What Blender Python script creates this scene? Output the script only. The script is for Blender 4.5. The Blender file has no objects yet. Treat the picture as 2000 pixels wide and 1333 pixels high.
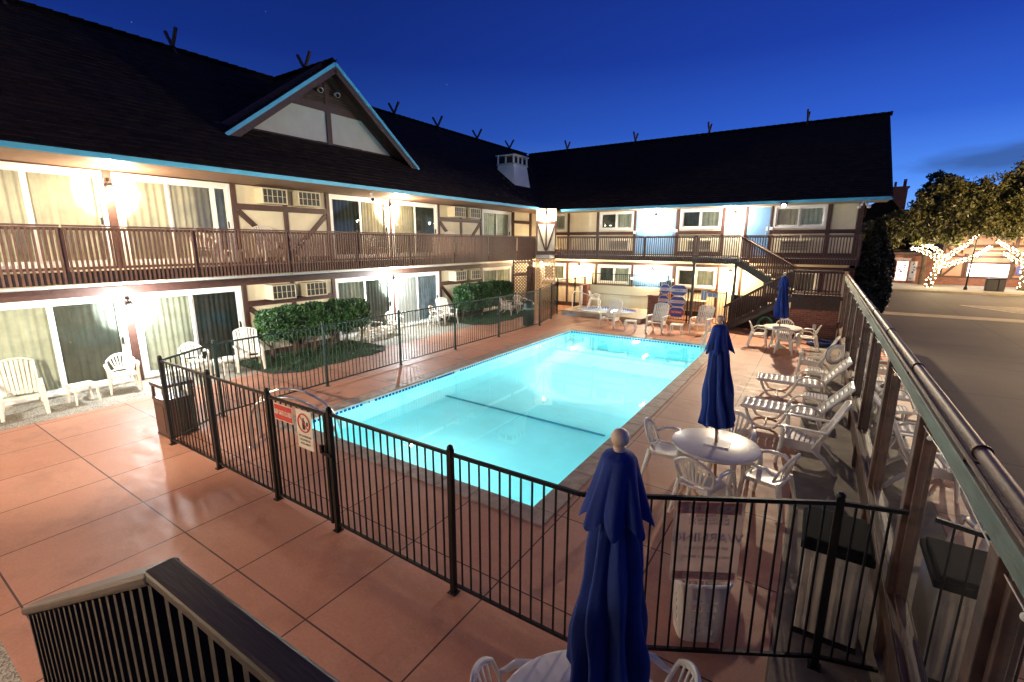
import bpy, math, random
import numpy as np
from mathutils import Vector, Matrix
random.seed(7)
rng = np.random.RandomState(11)
R_ = math.radians
scene = bpy.context.scene
COL = scene.collection

# ------------------------------------------------------------------ camera
def cam_setup():
    yaw, pit, rol = 0.579130292, 0.207994767, 0.00246222723
    cy, sy, cp, sp = math.cos(yaw), math.sin(yaw), math.cos(pit), math.sin(pit)
    f = Vector((-sy * cp, cy * cp, -sp)); r = Vector((cy, sy, 0)); u = r.cross(f)
    r2 = math.cos(rol) * r + math.sin(rol) * u; u2 = -math.sin(rol) * r + math.cos(rol) * u
    cam = bpy.data.cameras.new('camera'); o = bpy.data.objects.new('camera', cam); COL.objects.link(o)
    M = Matrix((r2, u2, -f)).transposed().to_4x4(); M.translation = Vector((0, 0, 3.45))
    o.matrix_world = M
    cam.sensor_width = 36; cam.lens = 912.45 / 2000 * 36
    cam.clip_start = 0.05; cam.clip_end = 2000
    scene.camera = o
cam_setup()

# ------------------------------------------------------------------ world: dusk sky
CLOUD_DIR = (0.200, 0.972, 0.119)
w = bpy.data.worlds.new('World'); scene.world = w; w.use_nodes = True
nt = w.node_tree; nt.nodes.clear()
def N(t, typ, **k):
    n = t.nodes.new(typ)
    for a, b in k.items(): setattr(n, a, b)
    return n
out = N(nt, 'ShaderNodeOutputWorld'); bg = N(nt, 'ShaderNodeBackground')
sky = N(nt, 'ShaderNodeTexSky', sky_type='NISHITA'); sky.sun_disc = False
sky.sun_elevation = R_(-4.0); sky.sun_rotation = R_(25); sky.air_density = 1.0; sky.dust_density = 0.3; sky.ozone_density = 4.0
geo = N(nt, 'ShaderNodeTexCoord'); sep = N(nt, 'ShaderNodeSeparateXYZ')
nt.links.new(geo.outputs['Generated'], sep.inputs[0])
# height ramp of the dusk sky (deep blue overhead, paler towards the glow on the right-hand horizon)
rz = N(nt, 'ShaderNodeValToRGB'); e = rz.color_ramp.elements
e[0].position = 0.0; e[0].color = (0.20, 0.42, 0.82, 1)
e[1].position = 0.62; e[1].color = (0.0045, 0.017, 0.15, 1)
for p, c in ((0.10, (0.060, 0.20, 0.67)), (0.2, (0.020, 0.082, 0.45)), (0.32, (0.0085, 0.036, 0.285)), (0.45, (0.0065, 0.026, 0.215))):
    q = e.new(p); q.color = (*c, 1)
nt.links.new(sep.outputs['Z'], rz.inputs[0])
# azimuth glow: direction dot with sunset side (to the right of the view)
dot = N(nt, 'ShaderNodeVectorMath', operation='DOT_PRODUCT'); dot.inputs[1].default_value = (0.55, 0.83, 0.0)
nt.links.new(geo.outputs['Generated'], dot.inputs[0])
mr = N(nt, 'ShaderNodeMapRange'); mr.inputs['From Min'].default_value = 0.1; mr.inputs['From Max'].default_value = 1.0
mr.inputs['To Min'].default_value = 0.75; mr.inputs['To Max'].default_value = 1.5
nt.links.new(dot.outputs['Value'], mr.inputs['Value'])
mul = N(nt, 'ShaderNodeVectorMath', operation='SCALE'); nt.links.new(rz.outputs[0], mul.inputs[0]); nt.links.new(mr.outputs[0], mul.inputs['Scale'])
sc2 = N(nt, 'ShaderNodeVectorMath', operation='SCALE'); sc2.inputs['Scale'].default_value = 0.10
nt.links.new(sky.outputs[0], sc2.inputs[0])
add = N(nt, 'ShaderNodeVectorMath', operation='ADD'); nt.links.new(mul.outputs[0], add.inputs[0]); nt.links.new(sc2.outputs[0], add.inputs[1])
# one small dark cloud low on the right
def sub3(v, c_): 
    q = N(nt, 'ShaderNodeVectorMath', operation='SUBTRACT'); nt.links.new(v, q.inputs[0]); q.inputs[1].default_value = c_; return q.outputs[0]
nzc = N(nt, 'ShaderNodeTexNoise'); nzc.inputs['Scale'].default_value = 9; nzc.inputs['Detail'].default_value = 5
mpc = N(nt, 'ShaderNodeMapping'); mpc.inputs['Scale'].default_value = (1, 1, 4); nt.links.new(geo.outputs['Generated'], mpc.inputs[0]); nt.links.new(mpc.outputs[0], nzc.inputs['Vector'])
dc = sub3(geo.outputs['Generated'], CLOUD_DIR)
ms = N(nt, 'ShaderNodeVectorMath', operation='MULTIPLY'); ms.inputs[1].default_value = (9, 9, 42); nt.links.new(dc, ms.inputs[0])
ln = N(nt, 'ShaderNodeVectorMath', operation='LENGTH'); nt.links.new(ms.outputs[0], ln.inputs[0])
ad_ = N(nt, 'ShaderNodeMath', operation='MULTIPLY_ADD'); ad_.inputs[1].default_value = -1.3; nt.links.new(nzc.outputs['Fac'], ad_.inputs[0]); nt.links.new(ln.outputs['Value'], ad_.inputs[2])
mc = N(nt, 'ShaderNodeMapRange'); mc.inputs['From Min'].default_value = -.25; mc.inputs['From Max'].default_value = .35; mc.inputs['To Min'].default_value = .62; mc.inputs['To Max'].default_value = 0.0; nt.links.new(ad_.outputs[0], mc.inputs['Value'])
mxc = N(nt, 'ShaderNodeMix', data_type='RGBA'); nt.links.new(mc.outputs[0], mxc.inputs[0]); nt.links.new(add.outputs[0], mxc.inputs[6]); mxc.inputs[7].default_value = (.030, .055, .13, 1)
# faint stars
vor = N(nt, 'ShaderNodeTexVoronoi', feature='F1'); vor.inputs['Scale'].default_value = 34
nt.links.new(geo.outputs['Generated'], vor.inputs['Vector'])
st = N(nt, 'ShaderNodeMapRange'); st.inputs['From Min'].default_value = 0.0; st.inputs['From Max'].default_value = 0.035
st.inputs['To Min'].default_value = 0.22; st.inputs['To Max'].default_value = 0.0
nt.links.new(vor.outputs['Distance'], st.inputs['Value'])
sepc = N(nt, 'ShaderNodeSeparateColor'); nt.links.new(vor.outputs['Color'], sepc.inputs[0])
stp = N(nt, 'ShaderNodeMath', operation='GREATER_THAN'); stp.inputs[1].default_value = 0.80; nt.links.new(sepc.outputs[0], stp.inputs[0])
stm = N(nt, 'ShaderNodeMath', operation='MULTIPLY'); nt.links.new(st.outputs[0], stm.inputs[0]); nt.links.new(stp.outputs[0], stm.inputs[1])
add2 = N(nt, 'ShaderNodeVectorMath', operation='ADD'); nt.links.new(mxc.outputs[2], add2.inputs[0])
cmb = N(nt, 'ShaderNodeCombineXYZ'); [nt.links.new(stm.outputs[0], cmb.inputs[i]) for i in range(3)]
nt.links.new(cmb.outputs[0], add2.inputs[1])
nt.links.new(add2.outputs[0], bg.inputs[0]); bg.inputs[1].default_value = 1.0
nt.links.new(bg.outputs[0], out.inputs[0])

scene.view_settings.view_transform = 'Standard'; scene.view_settings.look = 'None'
scene.view_settings.exposure = 0.0; scene.view_settings.gamma = 1.0
scene.render.engine = 'CYCLES'
cy = scene.cycles
cy.max_bounces = 10; cy.transparent_max_bounces = 24; cy.transmission_bounces = 8; cy.glossy_bounces = 5; cy.diffuse_bounces = 4
cy.use_denoising = True; cy.sample_clamp_indirect = 6.0; cy.blur_glossy = 0.5
cy.use_light_tree = True

# ------------------------------------------------------------------ materials
def nodemat(name):
    m = bpy.data.materials.new(name); m.use_nodes = True
    t = m.node_tree; return m, t, t.nodes['Principled BSDF']
def ramp(t, fac, stops):
    r = N(t, 'ShaderNodeValToRGB'); e = r.color_ramp.elements
    e[0].position, e[0].color = stops[0][0], (*stops[0][1], 1)
    e[1].position, e[1].color = stops[-1][0], (*stops[-1][1], 1)
    for p, c in stops[1:-1]:
        q = e.new(p); q.color = (*c, 1)
    t.links.new(fac, r.inputs[0]); return r.outputs[0]
def noise(t, scale, detail=4, rough=0.6, vec=None, stretch=None):
    n = N(t, 'ShaderNodeTexNoise'); n.inputs['Scale'].default_value = scale
    n.inputs['Detail'].default_value = detail; n.inputs['Roughness'].default_value = rough
    if vec is None: vec = N(t, 'ShaderNodeNewGeometry').outputs['Position']
    if stretch:
        mp = N(t, 'ShaderNodeMapping'); mp.inputs['Scale'].default_value = stretch
        t.links.new(vec, mp.inputs[0]); vec = mp.outputs[0]
    t.links.new(vec, n.inputs['Vector']); return n.outputs['Fac']
def mix(t, a, b, fac, blend='MIX'):
    m = N(t, 'ShaderNodeMix', data_type='RGBA', blend_type=blend)
    for s, v in ((m.inputs[6], a), (m.inputs[7], b), (m.inputs[0], fac)):
        if isinstance(v, (int, float)): s.default_value = v
        elif isinstance(v, tuple): s.default_value = (*v, 1)
        else: t.links.new(v, s)
    return m.outputs[2]
def bump(t, p, h, strength=0.3, dist=0.01):
    b = N(t, 'ShaderNodeBump'); b.inputs['Strength'].default_value = strength; b.inputs['Distance'].default_value = dist
    t.links.new(h, b.inputs['Height']); t.links.new(b.outputs[0], p.inputs['Normal'])
def mat(name, c, rough=0.5, metal=0.0, var=0.15, nscale=8, bmp=0.0, bscale=60, stretch=None, spec=0.5, coat=0):
    m, t, p = nodemat(name)
    f = noise(t, nscale, 5, stretch=stretch)
    lo = tuple(max(0, x * (1 - var)) for x in c); hi = tuple(min(1, x * (1 + var)) for x in c)
    t.links.new(ramp(t, f, [(0.3, lo), (0.7, hi)]), p.inputs['Base Color'])
    p.inputs['Roughness'].default_value = rough; p.inputs['Metallic'].default_value = metal
    p.inputs['Specular IOR Level'].default_value = spec; p.inputs['Coat Weight'].default_value = coat
    if bmp: bump(t, p, noise(t, bscale, 4, stretch=stretch), bmp)
    return m
def emis(name, c, s):
    m, t, p = nodemat(name); p.inputs['Base Color'].default_value = (*c, 1)
    p.inputs['Emission Color'].default_value = (*c, 1); p.inputs['Emission Strength'].default_value = s
    return m
def glass(name, tint=(1, 1, 1), refl=1.0, dirt=0.0):
    m = bpy.data.materials.new(name); m.use_nodes = True; t = m.node_tree; t.nodes.clear()
    o = N(t, 'ShaderNodeOutputMaterial'); tr = N(t, 'ShaderNodeBsdfTransparent'); tr.inputs[0].default_value = (*tint, 1)
    gl = N(t, 'ShaderNodeBsdfGlossy'); gl.inputs['Roughness'].default_value = 0.0; gl.inputs[0].default_value = (1, 1, 1, 1)
    fr = N(t, 'ShaderNodeFresnel'); fr.inputs[0].default_value = 1.5
    ad = N(t, 'ShaderNodeMath', operation='MULTIPLY_ADD'); ad.inputs[1].default_value = .9 * refl; ad.inputs[2].default_value = 0.0; ad.use_clamp = True
    t.links.new(fr.outputs[0], ad.inputs[0])
    mx = N(t, 'ShaderNodeMixShader'); t.links.new(ad.outputs[0], mx.inputs[0]); t.links.new(tr.outputs[0], mx.inputs[1]); t.links.new(gl.outputs[0], mx.inputs[2])
    res = mx.outputs[0]
    if dirt:
        df = N(t, 'ShaderNodeBsdfDiffuse'); df.inputs[0].default_value = (.35, .33, .3, 1)
        nz = noise(t, 2.5, 6); mm = N(t, 'ShaderNodeMath', operation='MULTIPLY'); mm.inputs[1].default_value = dirt; t.links.new(nz, mm.inputs[0])
        m2 = N(t, 'ShaderNodeMixShader'); t.links.new(mm.outputs[0], m2.inputs[0]); t.links.new(res, m2.inputs[1]); t.links.new(df.outputs[0], m2.inputs[2]); res = m2.outputs[0]
    t.links.new(res, o.inputs[0]); return m

def concrete_mat():
    m, t, p = nodemat('terracotta concrete')
    pos = N(t, 'ShaderNodeNewGeometry').outputs['Position']
    s = N(t, 'ShaderNodeSeparateXYZ'); t.links.new(pos, s.inputs[0])
    big = noise(t, 0.55, 5, 0.55, pos); mid = noise(t, 2.2, 6, 0.65, pos, (1, 2.6, 1)); fine = noise(t, 34, 6, 0.7, pos)
    base = ramp(t, big, [(0.25, (0.36, 0.14, 0.08)), (0.5, (0.45, 0.195, 0.115)), (0.75, (0.54, 0.265, 0.165))])
    c = mix(t, base, (0.54, 0.30, 0.19), ramp(t, mid, [(0.48, (0, 0, 0)), (0.74, (.5, .5, .5))]))
    c = mix(t, c, (0.21, 0.075, 0.045), ramp(t, noise(t, 1.1, 7, 0.72, pos), [(0.48, (0, 0, 0)), (0.70, (.75, .75, .75))]))
    c = mix(t, c, (0.5, 0.5, 0.5), 0.10, 'OVERLAY')
    fm = N(t, 'ShaderNodeMix', data_type='RGBA', blend_type='MULTIPLY'); fm.inputs[0].default_value = 0.75
    t.links.new(c, fm.inputs[6]); t.links.new(ramp(t, fine, [(0.3, (.72, .72, .72)), (0.7, (1.15, 1.15, 1.15))]), fm.inputs[7]); c = fm.outputs[2]
    # saw-cut joints: the slab edges
    def line(out_, off, per, wd=0.0085):
        a = N(t, 'ShaderNodeMath', operation='ADD'); a.inputs[1].default_value = -off + per * 60 + per / 2; t.links.new(out_, a.inputs[0])
        b = N(t, 'ShaderNodeMath', operation='MODULO'); b.inputs[1].default_value = per; t.links.new(a.outputs[0], b.inputs[0])
        d = N(t, 'ShaderNodeMath', operation='SUBTRACT'); d.inputs[1].default_value = per / 2; t.links.new(b.outputs[0], d.inputs[0])
        ab = N(t, 'ShaderNodeMath', operation='ABSOLUTE'); t.links.new(d.outputs[0], ab.inputs[0])
        l = N(t, 'ShaderNodeMath', operation='LESS_THAN'); l.inputs[1].default_value = wd; t.links.new(ab.outputs[0], l.inputs[0]); return l.outputs[0]
    # each slab cast slightly differently
    sn = N(t, 'ShaderNodeVectorMath', operation='SNAP'); sn.inputs[1].default_value = (1.22, 1.41, 100)
    of = N(t, 'ShaderNodeVectorMath', operation='ADD'); of.inputs[1].default_value = (3.65 + 122, -.66 + 141, 0); t.links.new(pos, of.inputs[0]); t.links.new(of.outputs[0], sn.inputs[0])
    wn = N(t, 'ShaderNodeTexWhiteNoise', noise_dimensions='3D'); t.links.new(sn.outputs[0], wn.inputs['Vector'])
    c = mix(t, c, ramp(t, wn.outputs['Value'], [(0, (.42, .19, .12)), (1, (.56, .30, .21))]), 0.30)
    mxl = N(t, 'ShaderNodeMath', operation='MAXIMUM'); t.links.new(line(s.outputs['X'], -3.65, 1.22), mxl.inputs[0]); t.links.new(line(s.outputs['Y'], 0.66, 1.41), mxl.inputs[1])
    c = mix(t, c, (0.06, 0.02, 0.014), mxl.outputs[0])
    c = mix(t, c, (.56, .40, .32), ramp(t, noise(t, 3.1, 7, .75, pos), [(.60, (0, 0, 0)), (.76, (.2, .2, .2))]))
    t.links.new(c, p.inputs['Base Color'])
    p.inputs['Specular IOR Level'].default_value = .35
    rr = ramp(t, mid, [(0.3, (.45, .45, .45)), (0.7, (.66, .66, .66))]); t.links.new(rr, p.inputs['Roughness'])
    h = N(t, 'ShaderNodeMath', operation='MULTIPLY_ADD'); h.inputs[1].default_value = -3.0; t.links.new(mxl.outputs[0], h.inputs[0]); t.links.new(fine, h.inputs[2])
    bump(t, p, h.outputs[0], 0.25, 0.004)
    return m

def brick_mat(name='red brick', ax='Y'):
    m, t, p = nodemat(name)
    pos = N(t, 'ShaderNodeNewGeometry').outputs['Position']; s = N(t, 'ShaderNodeSeparateXYZ'); t.links.new(pos, s.inputs[0])
    sm = N(t, 'ShaderNodeMath', operation='ADD'); t.links.new(s.outputs['X'], sm.inputs[0]); t.links.new(s.outputs['Y'], sm.inputs[1])
    cb = N(t, 'ShaderNodeCombineXYZ'); t.links.new(sm.outputs[0], cb.inputs[0]); t.links.new(s.outputs['Z'], cb.inputs[1])
    b = N(t, 'ShaderNodeTexBrick'); b.inputs['Scale'].default_value = 1; b.inputs['Brick Width'].default_value = .21; b.inputs['Row Height'].default_value = .075
    b.inputs['Mortar Size'].default_value = .007; b.inputs['Color1'].default_value = (.26, .085, .05, 1); b.inputs['Color2'].default_value = (.16, .05, .032, 1); b.inputs['Mortar'].default_value = (.22, .19, .16, 1)
    t.links.new(cb.outputs[0], b.inputs['Vector'])
    t.links.new(mix(t, b.outputs[0], (.1, .04, .03), ramp(t, noise(t, 4, 5), [(.45, (0, 0, 0)), (.8, (.6, .6, .6))])), p.inputs['Base Color']); p.inputs['Roughness'].default_value = .85
    bump(t, p, b.outputs['Fac'], -0.5, 0.01); return m

def shingle_mat():
    m, t, p = nodemat('dark wood shingle')
    tc = N(t, 'ShaderNodeUVMap')
    b = N(t, 'ShaderNodeTexBrick'); b.inputs['Scale'].default_value = 1; b.inputs['Brick Width'].default_value = .22; b.inputs['Row Height'].default_value = .17
    b.inputs['Mortar Size'].default_value = .006; b.inputs['Color1'].default_value = (.030, .018, .012, 1); b.inputs['Color2'].default_value = (.011, .007, .005, 1); b.inputs['Mortar'].default_value = (.004, .003, .003, 1)
    b.inputs['Bias'].default_value = 0.0
    t.links.new(tc.outputs[0], b.inputs['Vector'])
    t.links.new(mix(t, b.outputs[0], (.040, .026, .019), ramp(t, noise(t, 3, 6), [(.5, (0, 0, 0)), (.8, (.5, .5, .5))])), p.inputs['Base Color'])
    p.inputs['Roughness'].default_value = .9; p.inputs['Specular IOR Level'].default_value = .2
    bump(t, p, b.outputs['Fac'], -0.8, 0.02); return m

M = {}
M['concrete'] = concrete_mat()
M['brick'] = brick_mat()
M['shingle'] = shingle_mat()
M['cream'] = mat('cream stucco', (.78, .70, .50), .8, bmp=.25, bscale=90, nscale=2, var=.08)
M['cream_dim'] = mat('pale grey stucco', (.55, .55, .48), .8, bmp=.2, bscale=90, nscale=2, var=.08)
M['timber'] = mat('dark brown painted timber', (.062, .026, .018), .5, bmp=.3, bscale=40, nscale=10, var=.3)
M['picket'] = mat('brown painted picket', (.115, .058, .043), .5, nscale=14, var=.3, bmp=.15)
M['darkwood'] = mat('weathered dark timber', (.045, .024, .019), .6, bmp=.35, bscale=30, nscale=12, var=.4)
M['stair'] = mat('grey brown steel', (.035, .038, .04), .5, var=.2)
M['blue_trim'] = mat('light blue painted trim', (.10, .48, .70), .45, nscale=5, var=.08)
def curtain_mat(name, c, tl=.45):
    m = bpy.data.materials.new(name); m.use_nodes = True; t = m.node_tree; t.nodes.clear()
    o = N(t, 'ShaderNodeOutputMaterial'); col = ramp(t, noise(t, 3, 5), [(.3, tuple(x * .85 for x in c)), (.7, tuple(min(1, x * 1.12) for x in c))])
    d = N(t, 'ShaderNodeBsdfDiffuse'); l = N(t, 'ShaderNodeBsdfTranslucent'); t.links.new(col, d.inputs[0]); t.links.new(col, l.inputs[0])
    mx = N(t, 'ShaderNodeMixShader'); mx.inputs[0].default_value = tl; t.links.new(d.outputs[0], mx.inputs[1]); t.links.new(l.outputs[0], mx.inputs[2]); t.links.new(mx.outputs[0], o.inputs[0]); return m
M['curtain'] = curtain_mat('beige curtain fabric', (.74, .64, .44)); M['curtain_grey'] = curtain_mat('grey green curtain fabric', (.62, .62, .48), .42); M['curtain_blue'] = curtain_mat('pale blue curtain fabric', (.55, .66, .78))
M['white'] = mat('white vinyl frame', (.78, .78, .74), .35, nscale=4, var=.05)
M['plastic'] = mat('white moulded plastic', (.82, .76, .66), .3, nscale=7, var=.07, coat=.15)
M['iron'] = mat('black powder coated iron', (.006, .006, .006), .42, nscale=25, var=.4, bmp=.08, spec=.3)
M['iron_green'] = mat('dark green powder coated iron', (.010, .024, .020), .42, nscale=25, var=.4, bmp=.08, spec=.35)
M['bluedoor'] = mat('pale blue painted door', (.19, .37, .60), .45, nscale=3, var=.06)
M['curtain'] = mat('beige curtain fabric', (.74, .67, .50), .9, nscale=3, var=.15)
M['curtain_grey'] = mat('grey green curtain fabric', (.60, .62, .50), .9, nscale=3, var=.2)
M['curtain_blue'] = mat('pale blue curtain fabric', (.35, .45, .52), .9, nscale=3, var=.2)
M['glass'] = glass('window glass', (.92, .95, .93), 1.0)
M['glassfence'] = glass('dirty windscreen glass', (.80, .84, .83), 1.5, 0.10)
M['coping'] = mat('grey sandy coping concrete', (.30, .22, .17), .55, nscale=6, var=.3, bmp=.3, bscale=70)
M['aggregate'] = None
M['chrome'] = mat('polished steel', (.6, .6, .58), .3, metal=1, var=.03)
M['lampmetal'] = mat('bronze lamp metal', (.03, .02, .015), .4, metal=.6)
M['umb'] = mat('royal blue canvas', (.005, .030, .20), .85, nscale=5, var=.3, bmp=.9, bscale=11, stretch=(1, 1, .35))
M['woodpole'] = mat('varnished wood pole', (.30, .16, .07), .4, stretch=(1, 1, .1), nscale=30, var=.3)
M['finial'] = mat('pale turned wood', (.72, .55, .36), .45, nscale=20, var=.25, stretch=(1, 1, .2))
M['grille'] = mat('dark metal grille', (.03, .03, .026), .5)
M['acbody'] = mat('cream metal casing', (.60, .54, .40), .5, var=.05)
M['black'] = mat('black plastic', (.012, .012, .013), .45)
M['brownbin'] = mat('dark brown plastic', (.035, .018, .014), .35)
M['greenbin'] = mat('dark green plastic', (.008, .02, .015), .35)
M['beigebin'] = mat('stained cream panel', (.55, .50, .38), .5, nscale=3, var=.25)
M['bark'] = mat('rough bark', (.10, .07, .045), .9, bmp=.6, bscale=14, nscale=6, var=.4)
M['hose_g'] = mat('green rubber hose', (.01, .13, .07), .4)
M['hose_b'] = mat('navy blue hose', (.01, .035, .16), .4)
M['asphalt_line'] = mat('worn white road paint', (.45, .42, .33), .7, var=.35, nscale=5)
M['sidewalk'] = mat('pale pavement concrete', (.30, .28, .25), .8, nscale=2, var=.15)
M['kerb'] = mat('worn kerb concrete', (.22, .19, .13), .8, nscale=2, var=.2)
M['pink'] = mat('pinkish stucco', (.50, .29, .21), .8, nscale=2, var=.1)
M['cream_sign'] = curtain_mat('faded translucent sheet', (.74, .60, .54), .6)
M['redsign'] = mat('red printed plastic', (.60, .045, .03), .4, var=.05)
M['whitesign'] = mat('white printed plastic', (.78, .75, .64), .4, var=.04)
M['bluesign'] = mat('blue printed plastic', (.045, .075, .36), .4, var=.1)
M['palesign'] = mat('pale printed plastic', (.55, .58, .66), .4, var=.15)
M['lattice'] = mat('tan painted lattice', (.62, .40, .20), .6, var=.15)
M['cap_green'] = mat('weathered grey green timber', (.10, .135, .11), .65, nscale=8, var=.45, bmp=.6, bscale=22, stretch=(1, .15, 1))
M['cap_brown'] = mat('worn brown timber', (.085, .045, .032), .55, nscale=8, var=.45, bmp=.6, bscale=24, stretch=(1, .12, 1))
M['pipe'] = mat('painted metal pipe rail', (.085, .04, .03), .5, nscale=10, spec=.3, var=.35, bmp=.15)
M['tile_blue'] = mat('navy blue tile', (.012, .06, .28), .2, nscale=30, var=.4)
M['tile_white'] = mat('white glazed tile', (.65, .68, .68), .2)
M['plaster'] = mat('pale aqua pool plaster', (.36, .83, .86), .7, nscale=.7, var=.09)
M['spaplaster'] = mat('white spa plaster', (.8, .82, .8), .7)
M['lane'] = mat('blue pool tile line', (.03, .24, .36), .4)
M['cloud'] = None

def aggregate_mat():
    m, t, p = nodemat('exposed aggregate')
    v = N(t, 'ShaderNodeTexVoronoi'); v.inputs['Scale'].default_value = 70; t.links.new(N(t, 'ShaderNodeNewGeometry').outputs['Position'], v.inputs['Vector'])
    s = N(t, 'ShaderNodeSeparateColor'); t.links.new(v.outputs['Color'], s.inputs[0])
    c = ramp(t, s.outputs[0], [(0, (.10, .085, .065)), (.5, (.26, .23, .18)), (1, (.46, .42, .35))])
    c = mix(t, c, (.09, .08, .06), ramp(t, noise(t, 1.5, 5), [(.5, (0, 0, 0)), (.75, (.6, .6, .6))]))
    t.links.new(c, p.inputs['Base Color']); p.inputs['Roughness'].default_value = .75
    bump(t, p, v.outputs['Distance'], .6, .01); return m
M['aggregate'] = aggregate_mat()

def asphalt_mat():
    m, t, p = nodemat('asphalt')
    pos = N(t, 'ShaderNodeNewGeometry').outputs['Position']
    c = ramp(t, noise(t, .25, 5, .6, pos), [(.3, (.058, .044, .032)), (.7, (.100, .078, .055))])
    c = mix(t, c, (.035, .03, .026), ramp(t, noise(t, 1.3, 7, .7, pos, (.3, 1, 1)), [(.52, (0, 0, 0)), (.7, (.8, .8, .8))]))
    f = noise(t, 60, 4, .7, pos)
    c = mix(t, c, ramp(t, f, [(.3, (.5, .5, .5)), (.7, (1.4, 1.4, 1.4))]), .6, 'MULTIPLY')
    # cracks along the old paving seams
    s = N(t, 'ShaderNodeSeparateXYZ'); t.links.new(pos, s.inputs[0])
    def seam(outp, off, per, wob, wd):
        a = N(t, 'ShaderNodeMath', operation='MULTIPLY_ADD'); a.inputs[1].default_value = wob; t.links.new(noise(t, .6, 3, .5, pos), a.inputs[0]); t.links.new(outp, a.inputs[2])
        b = N(t, 'ShaderNodeMath', operation='ADD'); b.inputs[1].default_value = per * 50 - off; t.links.new(a.outputs[0], b.inputs[0])
        d = N(t, 'ShaderNodeMath', operation='MODULO'); d.inputs[1].default_value = per; t.links.new(b.outputs[0], d.inputs[0])
        l = N(t, 'ShaderNodeMath', operation='LESS_THAN'); l.inputs[1].default_value = wd; t.links.new(d.outputs[0], l.inputs[0]); return l.outputs[0]
    c = mix(t, c, (.012, .01, .009), seam(s.outputs['X'], 2.4, 3.7, .12, .035))
    c = mix(t, c, (.012, .01, .009), seam(s.outputs['Y'], 1.0, 4.6, .12, .04))
    t.links.new(c, p.inputs['Base Color']); p.inputs['Roughness'].default_value = .7
    bump(t, p, f, .4, .006); return m
M['asphalt'] = asphalt_mat()

def leafmat(name, a, b, c):
    m, t, p = nodemat(name)
    v = N(t, 'ShaderNodeTexNoise'); v.inputs['Scale'].default_value = 3.0; v.inputs['Detail'].default_value = 6
    oi = N(t, 'ShaderNodeNewGeometry'); t.links.new(oi.outputs['Position'], v.inputs['Vector'])
    t.links.new(ramp(t, v.outputs['Fac'], [(.3, a), (.5, b), (.72, c)]), p.inputs['Base Color']); p.inputs['Roughness'].default_value = .45
    p.inputs['Subsurface Weight'].default_value = 0
    return m
M['hedge'] = leafmat('glossy hedge leaves', (.010, .035, .014), (.025, .085, .022), (.07, .17, .05))
M['oak'] = leafmat('olive street tree leaves', (.05, .055, .014), (.09, .09, .022), (.14, .13, .035))
M['cypress'] = leafmat('dark cypress foliage', (.006, .012, .006), (.012, .022, .010), (.022, .035, .014))
M['grass'] = leafmat('short lawn', (.012, .04, .012), (.025, .08, .02), (.05, .12, .03))

def water_mat(name, tint, refr=1.33, bumpd=.004, bs=.05):
    m = bpy.data.materials.new(name); m.use_nodes = True; t = m.node_tree; t.nodes.clear()
    o = N(t, 'ShaderNodeOutputMaterial')
    g = N(t, 'ShaderNodeBsdfGlass'); g.inputs['IOR'].default_value = refr; g.inputs['Roughness'].default_value = 0.0; g.inputs[0].default_value = (*tint, 1)
    b = N(t, 'ShaderNodeBump'); b.inputs['Strength'].default_value = bs; b.inputs['Distance'].default_value = bumpd
    t.links.new(noise(t, 1.6, 2), b.inputs['Height']); t.links.new(b.outputs[0], g.inputs['Normal'])
    t.links.new(g.outputs[0], o.inputs[0]); return m
M['water'] = water_mat('clear pool water', (.97, 1, 1))
M['globe'] = emis('lit lamp globe', (1, .86, .62), 45)
M['globe_cool'] = emis('lit cool lamp globe', (.92, .97, 1), 45)
M['flood'] = emis('lit floodlight lens', (1, .88, .6), 300)
M['poollens'] = emis('lit pool lens', (.9, 1, 1), 260)
M['bulb'] = emis('warm fairy bulb', (1, .78, .45), 26)
M['shopglow'] = emis('lit shop window', (1, .93, .9), 1.8)
M['room'] = mat('white room wall', (.8, .8, .8), .8, var=.02)

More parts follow.
